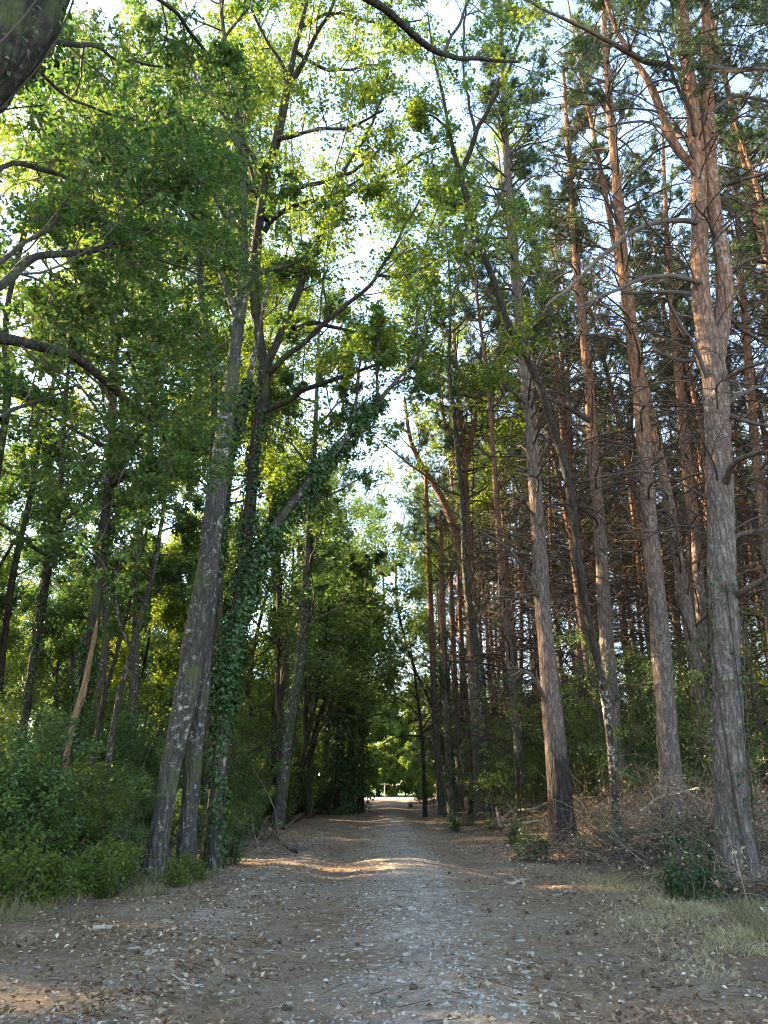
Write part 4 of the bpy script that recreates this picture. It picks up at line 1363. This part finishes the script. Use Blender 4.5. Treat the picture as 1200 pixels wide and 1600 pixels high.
def stone_mesh(i, k=8):
    q = np.random.default_rng(600 + i)
    a = np.linspace(0, 2 * math.pi, k, endpoint=False) + q.normal(size=k) * .15
    rr = q.uniform(.65, 1.1, k)
    el = q.uniform(.55, .95)
    bot = np.stack([np.cos(a) * rr, np.sin(a) * rr * el, np.full(k, -.35)], -1)
    top = bot * np.array([.82, .82, 1]) + np.array([0, 0, .5]) + np.stack([0 * a, 0 * a, q.normal(size=k) * .05], -1)
    c = np.array([[q.normal() * .1, q.normal() * .1, .2]])
    V = np.concatenate([bot, top, c])
    j = np.arange(k)
    b = MB()
    b.add(V, np.stack([j, (j + 1) % k, (j + 1) % k + k, j + k], -1), False)
    b.add(V, np.stack([j + k, (j + 1) % k + k, 0 * j + 2 * k], -1), False)
    # merge the two vertex sets by index: build from one list
    b2 = MB()
    b2.v = [V.astype(np.float32)]
    b2.f = [b.f[0], b.f[1] - len(V)]
    b2.s = [True, True]
    return b2.mesh('stone', M['stone'])


smeshes = [stone_mesh(i) for i in range(12)]
cand = []
for i in range(8500):
    y = 5.4 + 34 * rs.random() ** 1.5
    t = rs.random()
    if t < .66:
        x = .42 - .015 * y + rs.normal() * .48 + (.2 if y < 8 else 0)
    elif t < .84 and y < 20:
        x = -1.95 + rs.normal() * .33
    else:
        x = rs.uniform(-3.6, 3.2)
        if rs.random() < .9:
            continue
    s = .022 + .075 * rs.random() ** 2.3
    cand.append((s * 1209 / math.hypot(y, 1.4), x, y, s))
cand.sort(reverse=True)
keep_, occ = [], []
for c in cand:
    ok = True
    for a in keep_[-1500:]:
        if abs(a[1] - c[1]) < (a[3] + c[3]) * 1.0 and abs(a[2] - c[2]) < (a[3] + c[3]) * .8:
            ok = False
            break
    if ok:
        keep_.append(c)
for i, (_, x, y, s) in enumerate(keep_[:300]):
    o = bpy.data.objects.new('stone', smeshes[i % 12])
    COL.objects.link(o)
    o.parent = path
    o.location = (x, y, gz(x, y) - .1 * s)
    o.rotation_euler = (rs.normal() * .08, rs.normal() * .08, rs.uniform(0, 6.28) if rs.random() < .4 else rs.normal() * .35)
    o.scale = (s, s, s * .42)
b = MB()
_sm = stone_mesh(50, 5)
tv = np.array([v.co[:] for v in _sm.vertices])
tfq = np.array([p.vertices[:] for p in _sm.polygons if len(p.vertices) == 4])
tft = np.array([p.vertices[:] for p in _sm.polygons if len(p.vertices) == 3])
N = len(keep_) - 300
if N > 0:
    K = np.array([c[1:] for c in keep_[300:]])
    an = rs.uniform(0, 6.28, N)
    ca, sa = np.cos(an), np.sin(an)
    X = tv[None] * K[:, 2][:, None, None] * np.array([1, 1, .4])
    V = np.stack([X[..., 0] * ca[:, None] - X[..., 1] * sa[:, None], X[..., 0] * sa[:, None] + X[..., 1] * ca[:, None], X[..., 2]], -1)
    V += np.stack([K[:, 0], K[:, 1], height(K[:, 0], K[:, 1]) - .1 * K[:, 2]], -1)[:, None]
    b.v = [V.reshape(-1, 3).astype(np.float32)]
    off = (np.arange(N) * len(tv))[:, None, None]
    b.f = [(tft[None] + off).reshape(-1, 3), (tfq[None] + off).reshape(-1, 4)]
    b.s = [True, True]
    b.build('gravel', M['stone'], path, 'stuff')
print('stones', len(keep_))

# small pebbles between the stones
N = 11000
y = 5.3 + 30 * rs.random(N) ** 1.6
t = rs.random(N)
x = np.where(t < .72, .42 - .01 * y + rs.normal(size=N) * .55, np.where((t < .88) & (y < 20), -1.95 + rs.normal(size=N) * .4, rs.uniform(-3.2, 3.2, N)))
sz = rs.uniform(.008, .028, N)
an = rs.uniform(0, 6.28, N)
tp = np.array([[1, 0, -.2], [0, .7, -.2], [-1, 0, -.2], [0, -.7, -.2], [.15, .1, .45]])
X = tp[None] * sz[:, None, None]
V = np.stack([X[..., 0] * np.cos(an)[:, None] - X[..., 1] * np.sin(an)[:, None], X[..., 0] * np.sin(an)[:, None] + X[..., 1] * np.cos(an)[:, None], X[..., 2]], -1)
V += np.stack([x, y, height(x, y)], -1)[:, None]
b = MB()
b.add(V, (np.array([[0, 1, 4], [1, 2, 4], [2, 3, 4], [3, 0, 4]])[None] + (np.arange(N) * 5)[:, None, None]).reshape(-1, 3), True)
b.build('pebbles', M['pebble'], path, 'stuff')

# leaf litter, needles, twigs on the ground -----------------------------------
rl = np.random.default_rng(700)
N = 110000
y = 5.2 + 45 * rl.random(N) ** 1.7
x = rl.normal(size=N) * 1.0
x = rl.uniform(-1, 1, N) * (4.5 + y * .42)
edge = sstep(.7, 2.0, np.abs(x - .4))
dens = (.14 + .86 * edge) * (.35 + .65 * sstep(-.2, .5, vnoise(np.stack([x * 1.5, y * 1.5, 0 * x], -1), 41)))
kk = rl.random(N) < dens
x, y = x[kk], y[kk]
p = np.stack([x, y, height(x, y) + rl.uniform(.004, .03, len(x))], -1)
nn = rl.normal(size=p.shape) * .35 + np.array([0, 0, 1.])
b = MB(); b.add(*leaves(p, .055, rl, LEAF_Q, normal=nn), sm=False)
N = 36000
y = 5.2 + 22 * rl.random(N) ** 1.6
x = rl.uniform(-1, 1, N) * (3.2 + y * .42)
p = np.stack([x, y, height(x, y) + rl.uniform(.003, .012, N)], -1)
d = rl.normal(size=(N, 3)) * np.array([1, 1, .12])
d = unit(d)
s_ = unit(np.cross(d, np.array([0, 0, 1.]) + rl.normal(size=(N, 3)) * .3))
L_ = rl.uniform(.03, .09, (N, 1))
w_ = .003
V = np.stack([p - s_ * w_ / 2, p + s_ * w_ / 2, p + d * L_], 1).reshape(-1, 3)
o = b.build('leaf_litter', M['litter'], None, 'stuff')
o['label'] = 'fallen tan and brown leaves scattered over the path and verges'
b = MB(); b.add(V, np.arange(N * 3).reshape(-1, 3), False)
N = 1600
y = 5.2 + 22 * rl.random(N) ** 1.5
x = rl.uniform(-1, 1, N) * (3.2 + y * .4)
st = np.zeros((N, 5, 3))
p = np.stack([x, y, height(x, y) + .012], -1)
d = unit(rl.normal(size=(N, 3)) * np.array([1, 1, .04]))
L_ = rl.uniform(.08, .35, N)
for j in range(5):
    st[:, j] = p
    p = p + d * (L_ / 4)[:, None]
    d = unit(d + rl.normal(size=(N, 3)) * np.array([.25, .25, .06]))
st[..., 2] = np.maximum(st[..., 2], height(st[..., 0], st[..., 1]) + .006)
b.add(*tubes(st, np.full((N, 5), .0035), 3))
o = b.build('needle_litter', M['needle_litter'], None, 'stuff')
o['label'] = 'brown pine needles and small twigs strewn over the dirt'


# grasses -------------------------------------------------------------------
def grass(name, lab, m, n, fn, hgt, w, seed, lean=.4):
    q = np.random.default_rng(seed)
    x, y = fn(q, n)
    cl = vnoise(np.stack([x * 1.6, y * 1.6, 0 * x], -1), seed)
    kk = cl + q.random(len(x)) * .7 > .1
    x, y = x[kk], y[kk]
    p = np.stack([x, y, height(x, y) - .01], -1)
    hg = (hgt * (.55 + .9 * np.clip(vnoise(np.stack([x * 2.7, y * 2.7, 0 * x], -1), seed + 5) + .4, 0, 1.2)))[:, None]
    b = MB(); b.add(*blades(p, q, hg, w, lean), sm=False)
    o = b.build(name, m, None, 'stuff')
    o['label'] = lab
    return o


grass('dry_grass', 'pale dry grass on the right verge in front of the thickest pine', M['dry_grass'], 26000,
      lambda q, n: ((lambda y: (np.interp(y, [6, 6.8, 8.6, 10.3, 13, 17], [3.3, 2.9, 2.75, 2.9, 3.5, 3.5]) + q.normal(size=n) * .35 + q.random(n) * 2.0, y))(q.uniform(6.2, 15, n))), .13, .005, 71, .9)
grass('green_grass', 'low green grass mixed into the dry right verge', M['verge_grass'], 3500,
      lambda q, n: ((lambda y: (2.0 + .2 * y + np.abs(q.normal(size=n)) * .35, y))(q.uniform(7.8, 11, n))), .1, .005, 72, .6)
grass('tall_grass', 'tall dry and green grass along the left path edge', M['verge_grass'], 11000,
      lambda q, n: ((lambda y: (np.interp(y, [7, 8.7, 12, 15], [-4.7, -3.9, -3.35, -3.1]) + .3 - np.abs(q.normal(size=n)) * .9, y))(q.uniform(7.6, 15, n))), .17, .006, 73, .5)
grass('green_undergrowth', 'green grass blades below the left bushes', M['green_grass'], 16000,
      lambda q, n: ((lambda y: (-4.2 - q.random(n) * 3.5, y))(q.uniform(11, 30, n))), .25, .008, 74, .5)
grass('bank_grass', 'thin dry grass on the right bank', M['dry_grass'], 9000,
      lambda q, n: ((lambda y: (3.4 + q.random(n) * 3.2, y))(q.uniform(15, 40, n))), .14, .007, 75, .9)

# pine cones -------------------------------------------------------------------
cm = MB()
q = np.random.default_rng(801)
cm.add(*tubes(np.array([[0, 0, 0], [.012, 0, 0], [.03, 0, 0], [.045, 0, 0], [.055, 0, 0]]), np.array([.008, .019, .02, .012, .003]), 8))
ts = q.random(46)
aa = np.arange(46) * 2.4
ctrp = np.stack([.004 + ts * .048, np.cos(aa) * .018, np.sin(aa) * .018], -1)
cm.add(*leaves(ctrp, .016, q, LEAF_Q, normal=np.stack([0 * aa + .8, np.cos(aa), np.sin(aa)], -1)), sm=False)
cmesh = cm.mesh('pine_cone', M['cone'])
for i, (x_, y_) in enumerate([(820, 1429), (890, 1462), (932, 1461), (851, 1532), (1124, 1557), (767, 1425), (350, 1418), (215, 1492), (560, 1480), (640, 1548), (970, 1590), (1040, 1500), (700, 1365), (585, 1307), (655, 1308), (440, 1580), (80, 1520), (905, 1575)]):
    D_ = ground_hit(x_, y_)
    p = P(x_, y_, D_)
    o = bpy.data.objects.new('pine_cone', cmesh)
    COL.objects.link(o)
    s = 1.0 + .25 * math.sin(i * 3.1)
    o.location = (p[0], p[1], gz(p[0], p[1]) + .018 * s)
    o.scale = (s, s, s)
    o.rotation_euler = (i * 1.3, .2, i * 2.1)
    o['label'] = 'small dark pine cone lying on the dirt path'
    o['category'] = 'pine cone'
    o['group'] = 'pine cones on the path'

# sign post at the road ----------------------------------------------------------
q = P(601, 1245, 89.5)
root = thing('sign_post', 'pale T shaped post standing at the pale road beyond the path', 'sign', (q[0], q[1], gz(q[0], q[1])))
b = MB(); b.add(*tubes(np.array([[0, 0, -.2], [0, 0, .9], [0, 0, 1.75]]), np.array([.06, .06, .06]), 8)); b.build('post', M['sign'], root)
b = MB()
w2, t2, h2 = .45, .03, .07
V = np.array([[sx * w2, sy * t2 - .08, 1.62 + sz * h2] for sx in (-1, 1) for sy in (-1, 1) for sz in (-1, 1)])
b.add(V, [[0, 1, 3, 2], [4, 6, 7, 5], [0, 4, 5, 1], [2, 3, 7, 6], [0, 2, 6, 4], [1, 5, 7, 3]], False)
b.build('sign_board', M['sign'], root)
r = np.random.default_rng(91)
for i in range(70):
    y = r.uniform(34, 96); x = -r.uniform(7, 9 + y * .5)
    put(shr, x, y, 'tall leafy thicket bush far back in the left wood', 'tall bushes far back on the left', 1.6, 2.3)
for i in range(70):
    y = r.uniform(62, 98); x = r.uniform(7, 8 + y * .5)
    put(sap, x, y, 'feathery green sapling far back among the pines', 'saplings far back on the right', 1.0, 1.5)
for i, (x, y) in enumerate([(-3.3, 58), (-3.2, 64), (-3.0, 70), (-2.9, 76), (-3.5, 82), (3.5, 60), (3.6, 67), (3.3, 73), (3.8, 79), (-3.6, 46), (-3.5, 52)]):
    put(shr, x, y, 'leafy bush crowding the far end of the path', 'bushes at the far end of the path', .8, 1.2)
tot = sum(len(m.polygons) for m in bpy.data.meshes)
print('faces', tot, 'objects', len(bpy.data.objects))
